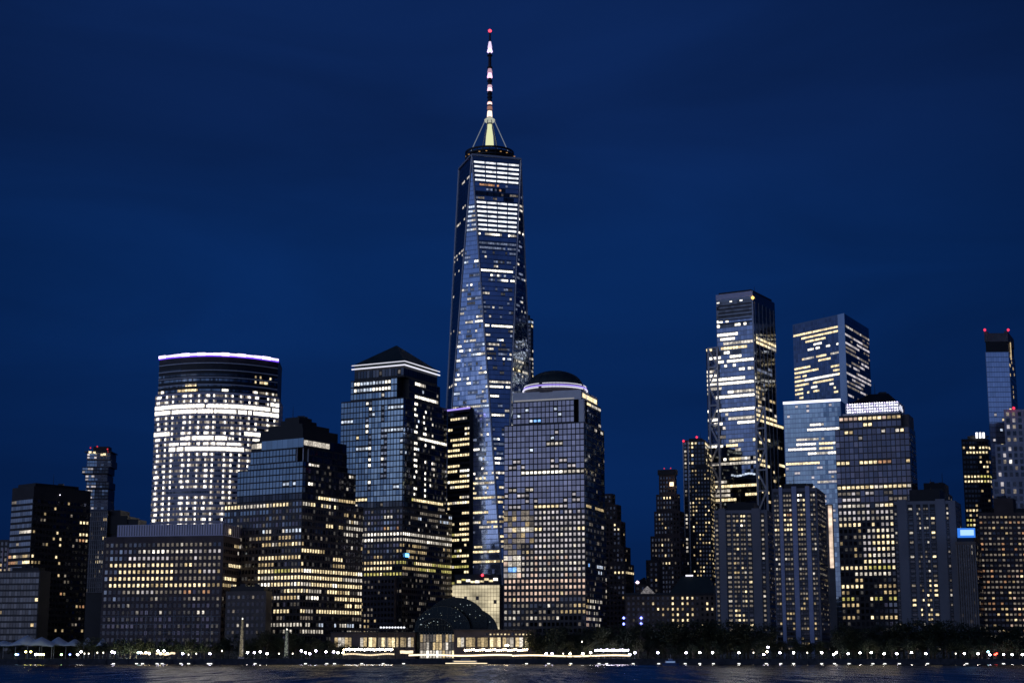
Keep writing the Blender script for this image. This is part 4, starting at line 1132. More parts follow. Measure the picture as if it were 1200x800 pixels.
b = simple('office_tower', 'black boxy tower with yellow floors and three roof lamps', 1158, 514, 1300, 4, 1127.5, 1164, BLACK, 2.5, 3.9, .7, .5,
           lights=[(1120, 514, 1170, 522, 'k'), (1130, 523, 1160, 532, 'kkYk', .5), (1132, 538, 1160, 548, 'kkyYk', .5), (1130, 548, 1162, 556, 'kyyk', .6), (1130, 558, 1162, 567, 'YYYG', .7), (1130, 570, 1150, 580, 'kkY'), (1130, 595, 1160, 620, 'kyYGk', .4)], default='k'*10+'y', seed=62)
for u_ in (1144, 1148, 1152):
    MB().box3(at(u_, 513, 1299), (1.4, 0, 0), (0, 1, 0), (0, 0, 4.5)).build('roof_lamp', lamp_mat('white roof lamp', (.88, .9, 1), 2.4), b.root)
b.finish(80)

def blue_slim():
    b = Bld('skyscraper', 'slim pale blue glass tower with a black notched crown and red corner beacons', 1182, 412, 1230, 3, lights=[(1150, 412, 1190, 590, 'H'*40+'s', .3), (1170, 475, 1190, 560, 'h'*16+'Yc')], seed=63, default='h', cat='skyscraper')
    b.sub = {'h': 'H'}
    A0 = b.A(1155.5, 430); B0 = b.B(1190, 430); z0 = b.z(412)
    zt = b.z(388)
    b.wall([(0, A0, 0, B0, GZ, z0)], SPAN_B)
    b.L_face(.3, A0-.3, 0, GZ+60, z0-.3, 1.9, 3.9, .93, .86)
    b.R_face(0, .5, B0-.5, GZ+60, z0-.3, 3, 3.9, .7, .6, lightfn=lambda i, j, nx, nz, u, v: b.rng.choice('kkkkkkkkky'))
    cr = MB().prism(b.rect(.6, A0-.6, .6, B0), z0, b.z(400)).build('plant_screen', BLACK, b.root)
    m = MB().prism(b.rect(0, 2.6, 0, B0), b.z(400), zt)
    m.prism(b.rect(A0-2.6, A0, 0, B0), b.z(400), zt); m.prism(b.rect(2.7, A0-2.7, .2, B0-2), b.z(400), b.z(390)); m.build('crown', solid('taupe panel', (.16, .15, .16), .7), b.root)
    MB().box3(b.P(-.3, B0*.3, b.z(418)), b.a*.25, b.b*3, (0, 0, b.z(398)-b.z(418))).build('crown_light', WIN['y'], b.root)
    for uu in (1154, 1181.5): beacon(b.root, at(uu, 386.5, 1230), 1.0)
    b.finish(100)
blue_slim()
b = deco('stone_tower', 'pale stone stepped tower with tall window bays against the slim blue tower', 1180,
     [(1163, 1215, 1222, 561), (1166, 1214, 1220, 520), (1176, 1213, 1219, 479)], solid('white stone', (.62, .60, .66), .8),
     [(1160, 470, 1215, 590, 'kkkkkkksdd'), (1178, 540, 1200, 548, 'kWWk')], 64, bay=4.2, fl=5.2, fw=.55, fh=.66, phi=3,
     crown=lambda b: beacon(b.root, at(1188, 478, 1179), 1.0))
b = simple('apartment_block', 'broad brown brick apartment block full of warm horizontal windows', 1216, 600, 1010, 3, 1146.5, 1224, BRICK, 2.5, 3.3, .68, .42,
           lights=[(1140, 600, 1220, 740, 'ddddkkddddoyk'), (1185, 670, 1220, 735, 'dddopydYd'), (1160, 700, 1185, 735, 'kkyokk')], default='d', seed=65)
MB().prism(b.rect(b.A(1187, 590), b.A(1164, 590), 1, 14), b.z0+.01, b.z(583)).build('attic', BRICK, b.root)
b.finish()

# small plant, masts and rails on the roofs
def roof_bits():
    rg = random.Random(66)
    for o in [q for q in col.objects if q.parent is None and q.get('category') in ('building', 'skyscraper') and q.name.split('.')[0] in ('office_tower', 'office_block', 'apartment_tower', 'apartment_block', 'annex_block', 'brick_tower')]:
        tops = [c for c in o.children if c.name.split('.')[0] in ('roof_plant', 'roof', 'penthouse', 'attic', 'plant_screen')]
        if not tops or 'pyramid' in o['label']: continue
        c = tops[0]; vs = [v.co for v in c.data.vertices]; zt = max(v.z for v in vs)
        tv = [v for v in vs if v.z > zt-.01]
        x0, x1 = min(v.x for v in tv), max(v.x for v in tv); y0, y1 = min(v.y for v in tv), max(v.y for v in tv)
        base = o.location
        for k in range(3):
            p = Vector((x0+(x1-x0)*rg.uniform(.25, .75), y0+(y1-y0)*rg.uniform(.35, .65), zt)) + base
            if k == 0: MB().lathe(p, [(.22, 0), (.16, rg.uniform(3, 7)), (.05, 8)], 6).build('antenna', BLACK, o)
            else: MB().box3(p, (rg.uniform(2, 5), 0, 0), (0, 2.5, 0), (0, 0, rg.uniform(.9, 2.2))).build('vent_box', DARK, o)
roof_bits()

# =====================================================================================================
#                                         WATERFRONT
# =====================================================================================================
SH = 905.0
def ground():
    nt_m = solid('asphalt and paving', (.05, .05, .055), .8, var=.3, scale=.2)
    m = MB(); m.quad((-9000, SH, GZ), (9000, SH, GZ), (9000, 14000, GZ), (-9000, 14000, GZ))
    tag(m.build('ground', nt_m), kind='structure')
    m = MB(); m.quad((-1500, SH+2.5, GZ+.012), (1500, SH+2.5, GZ+.012), (1500, SH+13, GZ+.012), (-1500, SH+13, GZ+.012))
    tag(m.build('promenade_path', solid('hexagon paving', (.22, .21, .20), .8, var=.3, scale=1.0)), kind='structure')
    m = MB()
    for x in range(-60, 60):
        m.box3((x*12+.02, SH-1.4, -1.5), (11.96, 0, 0), (0, 1.4, 0), (0, 0, 4.6))
        m.box3((x*12+5.5, SH-1.9, -1.5), (.6, 0, 0), (0, .5, 0), (0, 0, 4.0))
    w = m.build('seawall', solid('dark wet concrete', (.07, .07, .08), .7, var=.4, scale=.4), None)
    tag(w, 'long dark concrete seawall with timber fenders along the whole waterfront', 'seawall')
    r = MB()
    for x in range(-360, 361):
        r.box3((x*2, SH-.5, GZ+.1), (.08, 0, 0), (0, .08, 0), (0, 0, 1.1))
    for z in (.45, .8, 1.15): r.box3((-720, SH-.52, GZ+z), (1440, 0, 0), (0, .06, 0), (0, 0, .06))
    tag(r.build('railing', BLACK), 'thin black guard rail running along the top of the seawall', 'railing')
    # water
    m, nt, out = new_mat('river water')
    p = nt.nodes.new('ShaderNodeBsdfPrincipled')
    p.inputs['Base Color'].default_value = (.025, .03, .04, 1); p.inputs['Roughness'].default_value = .18
    p.inputs['IOR'].default_value = 1.33
    p.inputs['Specular Tint'].default_value = (.62, .56, .46, 1)
    g = nt.nodes.new('ShaderNodeNewGeometry')
    acc = None
    for sc_, amp in (((.08, .010, 1), (.06, .22, 0)), ((.25, .018, 1), (.07, .34, 0)), ((.8, .05, 1), (.05, .30, 0))):
        vm = nt.nodes.new('ShaderNodeVectorMath'); vm.operation = 'MULTIPLY'; vm.inputs[1].default_value = sc_
        nt.links.new(g.outputs['Position'], vm.inputs[0])
        n = nt.nodes.new('ShaderNodeTexNoise'); n.inputs['Scale'].default_value = 1; n.inputs['Detail'].default_value = 4; n.inputs['Roughness'].default_value = .65
        nt.links.new(vm.outputs[0], n.inputs['Vector'])
        su = nt.nodes.new('ShaderNodeVectorMath'); su.operation = 'SUBTRACT'; su.inputs[1].default_value = (.5, .5, .5)
        nt.links.new(n.outputs['Color'], su.inputs[0])
        mu = nt.nodes.new('ShaderNodeVectorMath'); mu.operation = 'MULTIPLY'; mu.inputs[1].default_value = amp
        nt.links.new(su.outputs[0], mu.inputs[0])
        if acc is None: acc = mu.outputs[0]
        else:
            ad = nt.nodes.new('ShaderNodeVectorMath'); ad.operation = 'ADD'
            nt.links.new(acc, ad.inputs[0]); nt.links.new(mu.outputs[0], ad.inputs[1]); acc = ad.outputs[0]
    # wave faces one sees from low over the water lean towards the viewer's shore
    ad = nt.nodes.new('ShaderNodeVectorMath'); ad.operation = 'ADD'; ad.inputs[1].default_value = (0, -.11, 1)
    nt.links.new(acc, ad.inputs[0])
    nm = nt.nodes.new('ShaderNodeVectorMath'); nm.operation = 'NORMALIZE'
    nt.links.new(ad.outputs[0], nm.inputs[0]); nt.links.new(nm.outputs[0], p.inputs['Normal'])
    nt.links.new(p.outputs[0], out.inputs[0])
    q = MB(); q.quad((-9000, -6000, 0), (9000, -6000, 0), (9000, SH, 0), (-9000, SH, 0))
    tag(q.build('water', m), kind='structure')
ground()

# ---- glass vault -----------------------------------------------------------------------------------
def vault():
    Y = 985
    p = at(512, 765, Y)
    t = thing('glass_vault_hall', (p.x, Y, GZ), 'stepped dark glass barrel vault with a glowing gridded front wall', 'winter garden')
    dk = glass('vault glass', (.022, .03, .033), .15, .12, .6)
    lat = solid('vault lattice', (.075, .09, .085), .6)
    secs = [(510, 22, 724, 0, 12), (518, 32, 710, 12, 24), (534, 36, 700, 24, 44), (550, 33, 712, 44, 60)]
    for (uc, wpx, vt, d0, d1) in secs:
        y0, y1 = Y+d0, Y+d1
        cx = at(uc, 760, y0).x; r = wpx*y0/1900
        zt = at(uc, vt, y0).z; zs = zt-r*.85
        poly = []
        n = 18
        for i in range(n+1):
            a = math.pi*i/n; poly.append((cx+r*math.cos(a), zs+r*.85*math.sin(a)))
        m = MB(); k = len(m.v)
        for yy in (y0, y1):
            m.v += [Vector((x, yy, z)) for x, z in poly] + [Vector((cx-r, yy, GZ)), Vector((cx+r, yy, GZ))]
        nn = n+3
        for i in range(nn):
            j = (i+1) % nn; m.f.append((i, j, nn+j, nn+i)); m.m.append(0)
        m.f.append(tuple(range(nn))); m.m.append(0)
        sec = m.build('vault_section', dk, t)
        L = MB()
        for i in range(0, n+1):
            x, z = poly[i]; L.bar((x*1.0, y0-.15, z+.1), (x, y1, z+.1), .28)
        for q in range(0, int((d1-d0)/3)+1):
            yy = y0-.1+q*3
            for i in range(n):
                L.bar((poly[i][0], yy, poly[i][1]+.12), (poly[i+1][0], yy, poly[i+1][1]+.12), .28)
        for i in range(2, n-1, 1):      # front fan lattice
            x, z = poly[i]; L.bar((x, y0-.2, z), (x, y0-.2, zs-6), .2)
        for zz in (zs-6, zs-2, zs+2, zs+6, zs+9):
            if zz < zt-1:
                hw = r*math.sqrt(max(0, 1-max(0, (zz-zs)/(r*.85))**2)); L.bar((cx-hw, y0-.25, zz), (cx+hw, y0-.25, zz), .2)
        L.build('lattice', lat, sec)
        rr = random.Random(int(uc))
        for i in range(13):  # glints on the lattice, put in as small glowing dots
            a = math.pi*rr.uniform(.12, .88); f = rr.uniform(.5, 1.0)
            gq = Vector((cx+r*f*math.cos(a), y0-.4, zs+r*.85*f*math.sin(a)))
            MB().lathe(gq, [(.1, -.2), (.2, 0), (.1, .2)], 6).build('glint_dot', lamp_mat('vault glint %d' % (i % 3), ((.75, .9, .95), (.9, .95, .75), (.6, .8, .9))[i % 3], (.9, .4, .25)[i % 3]), sec)
    # glowing front
    x0, x1 = at(492, 760, Y-6).x, at(533, 760, Y-6).x
    zt = at(500, 741, Y-6).z
    fr = MB().box3((x0, Y-6, GZ), (x1-x0, 0, 0), (0, 6, 0), (0, 0, zt-GZ)).build('front_pavilion', dk, t)
    n = 11
    rr = random.Random(8)
    for i in range(n):
        for j in range(3):
            w = (x1-x0)/n; hh = (zt-GZ-1.0)/3
            k = rr.choice('wddyqdq') if j else rr.choice('WwYwy')
            MB().box3((x0+w*i+.25, Y-6.2, GZ+.4+hh*j), (w-.5, 0, 0), (0, .15, 0), (0, 0, hh-.35)).build('front_pane', WIN[k], fr)
    mm = MB()
    for i in range(n+1): mm.box3((x0+(x1-x0)*i/n-.12, Y-6.5, GZ), (.24, 0, 0), (0, .3, 0), (0, 0, zt-GZ))
    mm.build('mullion', solid('white mullion', (.3, .32, .3), .5), fr)
vault()

def podium(label, uL, uR, vt, Y, groups, seed, rowlit=True):
    """low terrace building with a lit shopfront"""
    b = Bld('podium_building', label, uR, vt, Y, 4, seed=seed)
    A0 = b.A(uL, vt); z0 = b.z(vt)
    b.wall([(0, A0, 0, 22, GZ+.02, z0)], GRANITE)
    rr = random.Random(seed)
    zs0, zs1 = b.z(757.5), b.z(746.5)
    for (u0, u1) in groups:
        a0, a1 = b.A(u1, 750), b.A(u0, 750)
        n = max(1, round((a1-a0)/2.2))
        f = MB().box3(b.P(a0-.2, -.12, zs0-.3), b.a*(a1-a0+.4), b.b*.12, (0, 0, zs1-zs0+.6)).build('shopfront', DARK, b.root)
        for i in range(n):
            k = rr.choice('YyyyywYd')
            w = (a1-a0)/n
            MB().box3(b.P(a0+w*i+.12, -.2, zs0), b.a*(w-.24), b.b*.07, (0, 0, zs1-zs0)).build('shop_pane', WIN[k], f)
    if rowlit:
        b.L_face(2, A0*.62, 0, b.z(744.5), b.z(741), 2.1, 1.9, .55, .9, lightfn=lambda i, j, nx, nz, u, v: b.rng.choice('YYyk'))
    rf = MB().prism(b.rect(-.5, A0+.5, -1.6, 22), z0, z0+.6).build('roof', DARK, b.root)
    b.finish(60)
    return b
podium('low granite terrace building with a warm shopfront row east of the vault', 532, 628, 738, 975, [(536, 544), (546, 557), (559.5, 572), (574, 587), (589, 602), (604, 613), (615, 620)], 71)
podium('low granite terrace building with large pale panes under the pyramid roofed tower', 388, 486, 741, 975, [(392, 412), (422, 430), (432, 441), (443, 467), (469, 476), (478, 485)], 72, False)
def glazed_canopy():
    Y = 965
    p = at(461, 735, Y)
    t = thing('entrance_canopy', (p.x, Y, GZ), 'flat entrance canopy carrying a row of bright white lamps before the granite tower', 'canopy')
    x0, x1 = at(427, 735, Y).x, at(478, 735, Y).x; z = at(450, 736.5, Y).z
    MB().box3((x0, Y, z), (x1-x0, 0, 0), (0, 8, 0), (0, 0, .7)).build('canopy_roof', DARK, t)
    for i in range(5): MB().box3((x0+2+i*(x1-x0-4)/4, Y+1, GZ), (.5, 0, 0), (0, .5, 0), (0, 0, z-GZ)).build('post', BLACK, t)
    for i in range(9):
        MB().lathe(Vector((x0+(x1-x0)*(.38+.6*i/9), Y-.3, z+.9)), [(.2, -.5), (.75, 0), (.2, .5)], 8).build('canopy_lamp', lamp_mat('canopy lamp', (.9, .92, 1), 1.6), t)
glazed_canopy()

# ---- obelisks --------------------------------------------------------------------------------------
def pylon(u, vt, Y, label, tone, wide):
    p = at(u, 765, Y); zt = at(u, vt, Y).z
    t = thing('light_pylon', (p.x, Y, GZ), label, 'pylon')
    n = 8; h = zt-GZ
    MB().box3((p.x-wide*1.0, Y-wide, GZ), (wide*2.0, 0, 0), (0, wide*2, 0), (0, 0, 1.2)).build('plinth', CONC, t)
    core = MB().lathe(Vector((p.x, Y, 0)), [(wide*.75, GZ+1.2), (wide*.36, zt)], 4).build('core', lit('pylon glow %s' % u, tone, .17, .0, 1.2), t)
    m = MB()
    for sx, sy in ((-1, -1), (1, -1), (1, 1), (-1, 1)):
        m.bar((p.x+sx*wide*.8, Y+sy*wide*.8, GZ+1.2), (p.x+sx*wide*.4, Y+sy*wide*.4, zt), .3)
    for i in range(n+1):
        f = i/n; w = wide*(.8-.4*f); z = GZ+1.2+(h-1.2)*f
        m.bar((p.x-w, Y-w, z), (p.x+w, Y-w, z), .22)
        if i < n:
            w2 = wide*(.8-.4*(i+1)/n); z2 = GZ+1.2+(h-1.2)*(i+1)/n; s = 1 if i % 2 else -1
            m.bar((p.x-w*s, Y-w, z), (p.x+w2*s, Y-w2, z2), .2)
    m.build('lattice', DARK, t)
    MB().lathe(Vector((p.x, Y, 0)), [(.3, zt), (.35, zt+.5), (.1, zt+1.0)], 6).build('top_lamp', lamp_mat('pylon lamp', (1, .95, .8), 2.5), t)
pylon(283, 725.5, 925, 'tall lattice light pylon glowing pale gold before the dark annex', (1, .86, .55), 1.7)
pylon(335.5, 738, 928, 'shorter lattice light pylon glowing greenish white before the stepped tower', (.9, 1, .82), 1.5)

# ---- marquee tents ---------------------------------------------------------------------------------
def tent(u0, u1, vt, Y, label, peaks):
    x0, x1 = at(u0, 760, Y).x, at(u1, 760, Y).x
    t = thing('marquee_tent', ((x0+x1)/2, Y, GZ), label, 'tent')
    ze = at(600, 757.5, Y).z; zp = at(600, vt, Y).z
    fab = solid('pale blue fabric', (.62, .68, .78), .7, var=.05)
    nx, ny = 48, 8; m = MB(); D = 16
    for j in range(ny+1):
        for i in range(nx+1):
            f = i/nx; g = j/ny
            hgt = 0
            for c, w, hh in peaks: hgt = max(hgt, hh*max(0, 1-abs(f-c)/w)**1.35)
            e = math.sin(math.pi*min(1, max(0, g)))**.6
            m.v.append(Vector((x0+(x1-x0)*f, Y+D*g, ze + (zp-ze)*hgt*(.12+.88*e) + .4*math.sin(f*math.pi))))
    for j in range(ny):
        for i in range(nx):
            a = j*(nx+1)+i; m.f.append((a, a+1, a+nx+2, a+nx+1)); m.m.append(0)
    c = m.build('canopy', fab, t, True)
    sm = c.modifiers.new('thickness', 'SOLIDIFY'); sm.thickness = .12
    k = max(2, int((x1-x0)/6))
    for i in range(k+1):
        MB().lathe(Vector((x0+(x1-x0)*(.02+.96*i/k), Y+.3, 0)), [(.12, GZ), (.12, ze+.3)], 8).build('pole', STEEL, t)
tent(-12, 62, 744, 935, 'large white peaked event tent at the water edge', [(.52, .38, 1), (.75, .4, .85), (.15, .35, .55)])
tent(48, 92, 746, 946, 'long white event tent roof sloping behind the peaked tent', [(.35, .5, 1), (.8, .4, .8)])
tent(92, 104, 747, 938, 'small white square tent with one peak next to the tents', [(.5, .7, 1)])
tent(111, 121, 748, 940, 'small white tent between two park trees', [(.5, .7, 1)])
tent(129, 139, 748, 936, 'small violet-lit white tent beside the pale street lamps', [(.5, .7, 1)])

# ---- lamps -----------------------------------------------------------------------------------------
post_m = solid('lamp post iron', (.04, .045, .05), .5)
lamp_cols = {
    'v': ((.80, .74, 1), 45, 'violet white'), 'w': ((1, .95, .90), 45, 'white'), 'c': ((1, .80, .50), 35, 'cream'), 'y': ((1, .92, .25), 25, 'yellow'),
    'g': ((.55, 1, .40), 18, 'green'), 't': ((.45, .9, .95), 16, 'teal'), 'r': ((1, .05, .03), 14, 'red'), 'b': ((.25, .35, 1), 7, 'blue'), 'd': ((1, .9, .7), 4, 'dim')}
proto = {}
def street_lamp(x, y, h, k, label, group, gs=1.0):
    color, st, nm = lamp_cols[k]
    key = (k, round(h, 1), round(gs, 1))
    if key not in proto:
        pm = MB().lathe(Vector((0, 0, 0)), [(.22, 0), (.22, .5), (.09, .7), (.07, h-.55)], 8)
        pm = pm.mesh('post', [post_m])
        hm = MB().lathe(Vector((0, 0, 0)), [(.1*gs, h-.55), (.34*gs, h-.42), (.42*gs, h-.1), (.34*gs, h+.2), (.08*gs, h+.34)], 10)
        hm = hm.mesh('globe', [lamp_mat('lamp globe '+nm, color, st, True)], smooth=True)
        cm = MB().lathe(Vector((0, 0, 0)), [(.3*gs, h+.3), (.12, h+.48), (.04, h+.65)], 8).mesh('lamp_cap', [post_m])
        proto[key] = (pm, hm, cm)
    o = thing('street_lamp', (x, y, GZ), label, 'street lamp', group)
    for me, nm2 in zip(proto[key], ('post', 'globe', 'lamp_cap')):
        c = bpy.data.objects.new(nm2, me); col.objects.link(c); c.parent = o
    return o

G1 = 'street lamps along the waterfront promenade'
def zu(v, Y): return at(600, v, Y).z - GZ
north = [(19, 769, 't'), (21, 768, 'b'), (30, 763, 'y'), (36, 763, 'y'), (42, 767, 'w'), (45, 769, 'y'), (48, 769, 'y'), (51, 768, 'y'), (72, 768, 'g'), (82, 768, 'b'), (91, 769, 'w'), (95, 763, 'w'), (99, 765, 'd'), (104, 765, 'd'), (114, 764, 'd'), (121, 764, 'd'),
         (131, 763, 'v'), (134, 764, 'v'), (162, 764, 't'), (165, 764, 'w'), (171, 764, 'c'), (175, 765, 'c'), (185, 762, 'v'), (192, 762, 'v'), (188, 765, 'c'), (196, 765, 'c'), (214, 765, 'v'), (221, 766, 'd'), (230, 765, 'd'), (246, 765, 'v'), (260, 762, 'd'),
         (290, 764, 'w'), (298, 764, 'v'), (305, 763, 'w'), (313, 765, 'w'), (327, 765, 'd'), (343, 765, 'd'), (353, 762, 'v'), (358, 764, 'v'), (363, 765, 'v'), (370, 762, 'v'), (382, 763, 'v'), (391, 763, 'v'), (396, 764, 'w')]
south = [(738, 766, 'v'), (744, 764, 'v'), (771, 764, 'v'), (804, 764, 'v'), (820, 764, 'w'), (835, 764, 'w'), (866, 764, 'w'), (883, 764, 'd'), (900, 757, 'v'), (899, 763, 'c'), (895, 768, 'v'), (914, 764, 'v'), (930, 764, 'w'), (946, 764, 'd'), (963, 764, 'w'), (980, 764, 'w'),
         (963+14, 766, 'v'), (994, 765, 'w'), (1008, 764, 'w'), (1021, 764, 'w'), (1036, 765, 'w'), (1051, 765, 'v'), (1068, 764, 'w'), (1085, 765, 'w'), (1120, 765, 'd'), (1130, 765, 'w'), (1146, 765, 'w'), (1158, 763, 't'), (1160, 766, 'v'), (1166, 767, 'r'), (1168, 765, 'r'), (1176, 766, 'v'), (1186, 766, 'w'), (1198, 767, 'w')]
mid = [(402, 764, 'c'), (640, 765, 'v'), (647, 765, 'v'), (660, 765, 'd'), (668, 765, 'c'), (683, 765, 'w'), (692, 764, 'w')]
tone_word = {k: v[2] for k, v in lamp_cols.items()}
special = {'y': ('yellow lamp between the event tents and the seawall', 'yellow lamps before the tents'),
           'g': ('single green lamp before the second tent', None), 'r': ('red lamp near the south end of the promenade', 'red lamps at the promenade end'),
           't': ('teal tinted promenade lamp', 'teal promenade lamps'), 'b': ('small deep blue lamp beside the event tents', 'blue lamps beside the tents')}
for lst, where in ((north, 'on the park promenade before the office blocks'), (mid, 'on the promenade at the lit terrace'), (south, 'on the tree lined southern promenade')):
    for (u, v, k) in lst:
        Y = SH + 6 + (u*7 % 5)
        h = max(2.4, zu(v, Y))
        x = at(u, 765, Y).x
        if k in special: lab, grp = special[k]
        else:
            lab = '%s globe lamp on a dark post %s' % (tone_word[k], where); grp = '%s lamps %s' % (tone_word[k], where)
        street_lamp(x, Y, round(h*2)/2, k, lab, grp, 1.35 if k not in 'd' else .8)
# dense row of white lamps by the basin
for i in range(26):
    u = 403+i*2.35
    if u > 460: break
    street_lamp(at(u, 765, SH+5).x, SH+5+(i % 3)*2.5, 5.0+(i*7 % 5)*.1, 'w' if i % 4 else 'c', 'white globe lamp in the dense row at the basin edge', 'dense row of lamps at the basin edge')
for i in range(19):
    u = 698+i*2.1
    street_lamp(at(u, 765, SH+5).x, SH+5+(i % 3)*2.5, 4.7+(i*5 % 4)*.1, 'v', 'violet white lamp in the dense row beside the dark trees', 'dense row of violet lamps')
# festoon strings over the terrace
def festoon(u0, u1, v, label, Y, strength, h=.75, amp=.3):
    x0, x1 = at(u0, v, Y).x, at(u1, v, Y).x; z = at(600, v, Y).z
    t = thing('light_strip', ((x0+x1)/2, Y, GZ), label, 'light strip')
    n = max(6, int((x1-x0)/3)); m = MB()
    for i in range(n):
        a, c = i/n, (i+1)/n
        za = z+amp*math.sin(a*9); zc = z+amp*math.sin(c*9)
        m.bar((x0+(x1-x0)*a, Y, za), (x0+(x1-x0)*c, Y, zc), h)
    m.build('light_tube', lamp_mat('terrace light %s' % strength, (1, .78, .50), strength, True), t)
    for i in range(0, n+1, 4):
        a = i/n; MB().lathe(Vector((x0+(x1-x0)*a, Y+.5, 0)), [(.1, GZ), (.1, z)], 6).build('post', post_m, t)
    return t
festoon(479, 600, 767.2, 'long warm strip of light along the terrace edge below the glass vault', SH+3, 2.2, .85, .25)
festoon(600, 738, 767.8, 'long warm strip of light along the terrace edge before the dark trees', SH+3, 2.2, .8, .3)
for i in range(30):
    street_lamp(at(545+i*2.5, 765, SH+16).x, SH+16+(i % 3)*1.5, 4.8+(i*11 % 5)*.1, 'c', 'cream globe lamp in the dense row below the warm shopfronts', 'dense row of cream lamps below the shopfronts')
for i, u in enumerate((142, 150, 158, 167, 177, 188, 199, 210, 222, 235)):  # unseen floodlights, added to brighten the park foliage
    Y = SH+17+(i % 3)*3; x = at(u, 765, Y).x
    t = thing('added_floodlight', (x, Y, GZ), 'low added floodlight brightening the park trees', 'floodlight', 'added floodlights under the park trees')
    MB().lathe(Vector((x, Y, GZ)), [(.3, 0), (.3, .25), (.38, .3)], 8).build('added_housing', post_m, t)
    MB().box3((x-.9, Y-.75, GZ), (1.8, 0, 0), (0, .1, 0), (0, 0, 1.0)).build('added_shield', post_m, t)  # hides the added lens from the river side
    MB().lathe(Vector((x, Y, GZ+.3)), [(.36, 0), (.3, .12), (.05, .2)], 8).build('lens', lamp_mat('added flood lens', (.95, 1, .72), 320, True), t)
festoon(469, 484, 763.5, 'short white strip of light beside the vault front', SH+15, 1.6, 1.6, .1)
festoon(183, 205, 765.5, 'short warm strip of garden light under the park trees', SH+14, 1.5, 1.0, .5)
festoon(160, 176, 764.5, 'short pale teal strip of garden light beside the warm one', SH+14, .9, .8, .5)
festoon(402, 462, 766.3, 'cream strip of light at the basin edge under the dense lamp row', SH+13, 1.4, .8, .35)
street_lamp(at(594, 760, SH+4).x, SH+4, 7.5, 'c', 'tall lamp with a large cream globe rising over the terrace strip', None, 2.6)
street_lamp(at(682, 755, SH+12).x, SH+12, 9.5, 'd', 'tall thin dim lamp post before the dark trees', None, .7)

# quay lamps at water level
for u in (133, 160, 167, 184, 190, 212, 221, 244, 247, 299, 358, 383, 392, 424, 449, 473, 617, 643, 669, 702, 711, 742, 772, 803, 820, 836, 866, 898, 915, 930, 963, 978, 995, 1023, 1037, 1054, 1087, 1133, 1176):
    Y = SH-2.15
    x = at(u, 777, Y).x
    t = thing('quay_lamp', (x, Y, .35), 'small white lamp low on the seawall face near the waterline', 'quay lamp', 'lamps low on the seawall')
    MB().box3((x-.7, Y-.15, .35), (1.4, 0, 0), (0, .3, 0), (0, 0, .35)).build('lens', lamp_mat('quay lamp lens', (.92, .93, .88), 2.6, True), t)
    MB().box3((x-.8, Y-.1, .72), (1.6, 0, 0), (0, .35, 0), (0, 0, .12)).build('hood', post_m, t)

# ---- boats -----------------------------------------------------------------------------------------
def boat(x, y, L, W, label, hullm, cabm, litstrip, name):
    t = thing(name, (x, y, 0), label, 'boat')
    m = MB(); n = 10
    for k, (z, s) in enumerate(((-.3, .8), (1.1, 1.0))):
        for i in range(n+1):
            f = i/n; w = W/2*s*min(1, (1-abs(f*2-1)**3.0)+.08)
            m.v.append(Vector((x-L/2*s+L*s*f, y-w, z)))
        for i in range(n, -1, -1):
            f = i/n; w = W/2*s*min(1, (1-abs(f*2-1)**3.0)+.08)
            m.v.append(Vector((x-L/2*s+L*s*f, y+w, z)))
    k = 2*(n+1)
    for i in range(k):
        j = (i+1) % k; m.f.append((i, j, k+j, k+i)); m.m.append(0)
    m.f.append(tuple(range(k, 2*k))); m.m.append(0)
    m.build('hull', hullm, t)
    c = MB().box3((x-L*.3, y-W*.3, 1.1), (L*.55, 0, 0), (0, W*.6, 0), (0, 0, 1.3)).build('cabin', cabm, t)
    MB().box3((x-L*.12, y-W*.22, 2.4), (L*.22, 0, 0), (0, W*.44, 0), (0, 0, .9)).build('wheelhouse', cabm, t)
    MB().box3((x-L*.27, y-W*.3-.06, 1.5), (L*.5, 0, 0), (0, .06, 0), (0, 0, .5)).build('cabin_window', litstrip, c)
    MB().lathe(Vector((x, y, 0)), [(.08, 3.3), (.05, 5.6)], 6).build('mast', STEEL, t)
    return t
bt = boat(at(546, 776, 893).x, 893, 24, 6, 'low passenger ferry moored at the seawall with a warm line of light', DARK, solid('ferry white', (.5, .5, .5), .5), lamp_mat('ferry window', (1, .8, .5), 1.0), 'ferry_boat')
MB().box3((at(522, 776, 890).x, 889.7, .55), (at(571, 776, 890).x-at(522, 776, 890).x, 0, 0), (0, .25, 0), (0, 0, .4)).build('deck_light', lamp_mat('ferry deck light', (1, .82, .55), 1.6, True), bt)
boat(at(786, 779, 820).x, 820, 9, 3, 'small blue motorboat moving along the dark river', solid('boat blue', (.10, .18, .40), .4), solid('boat pale blue', (.25, .35, .6), .4), lamp_mat('boat window', (.4, .6, 1), .5), 'motor_boat')

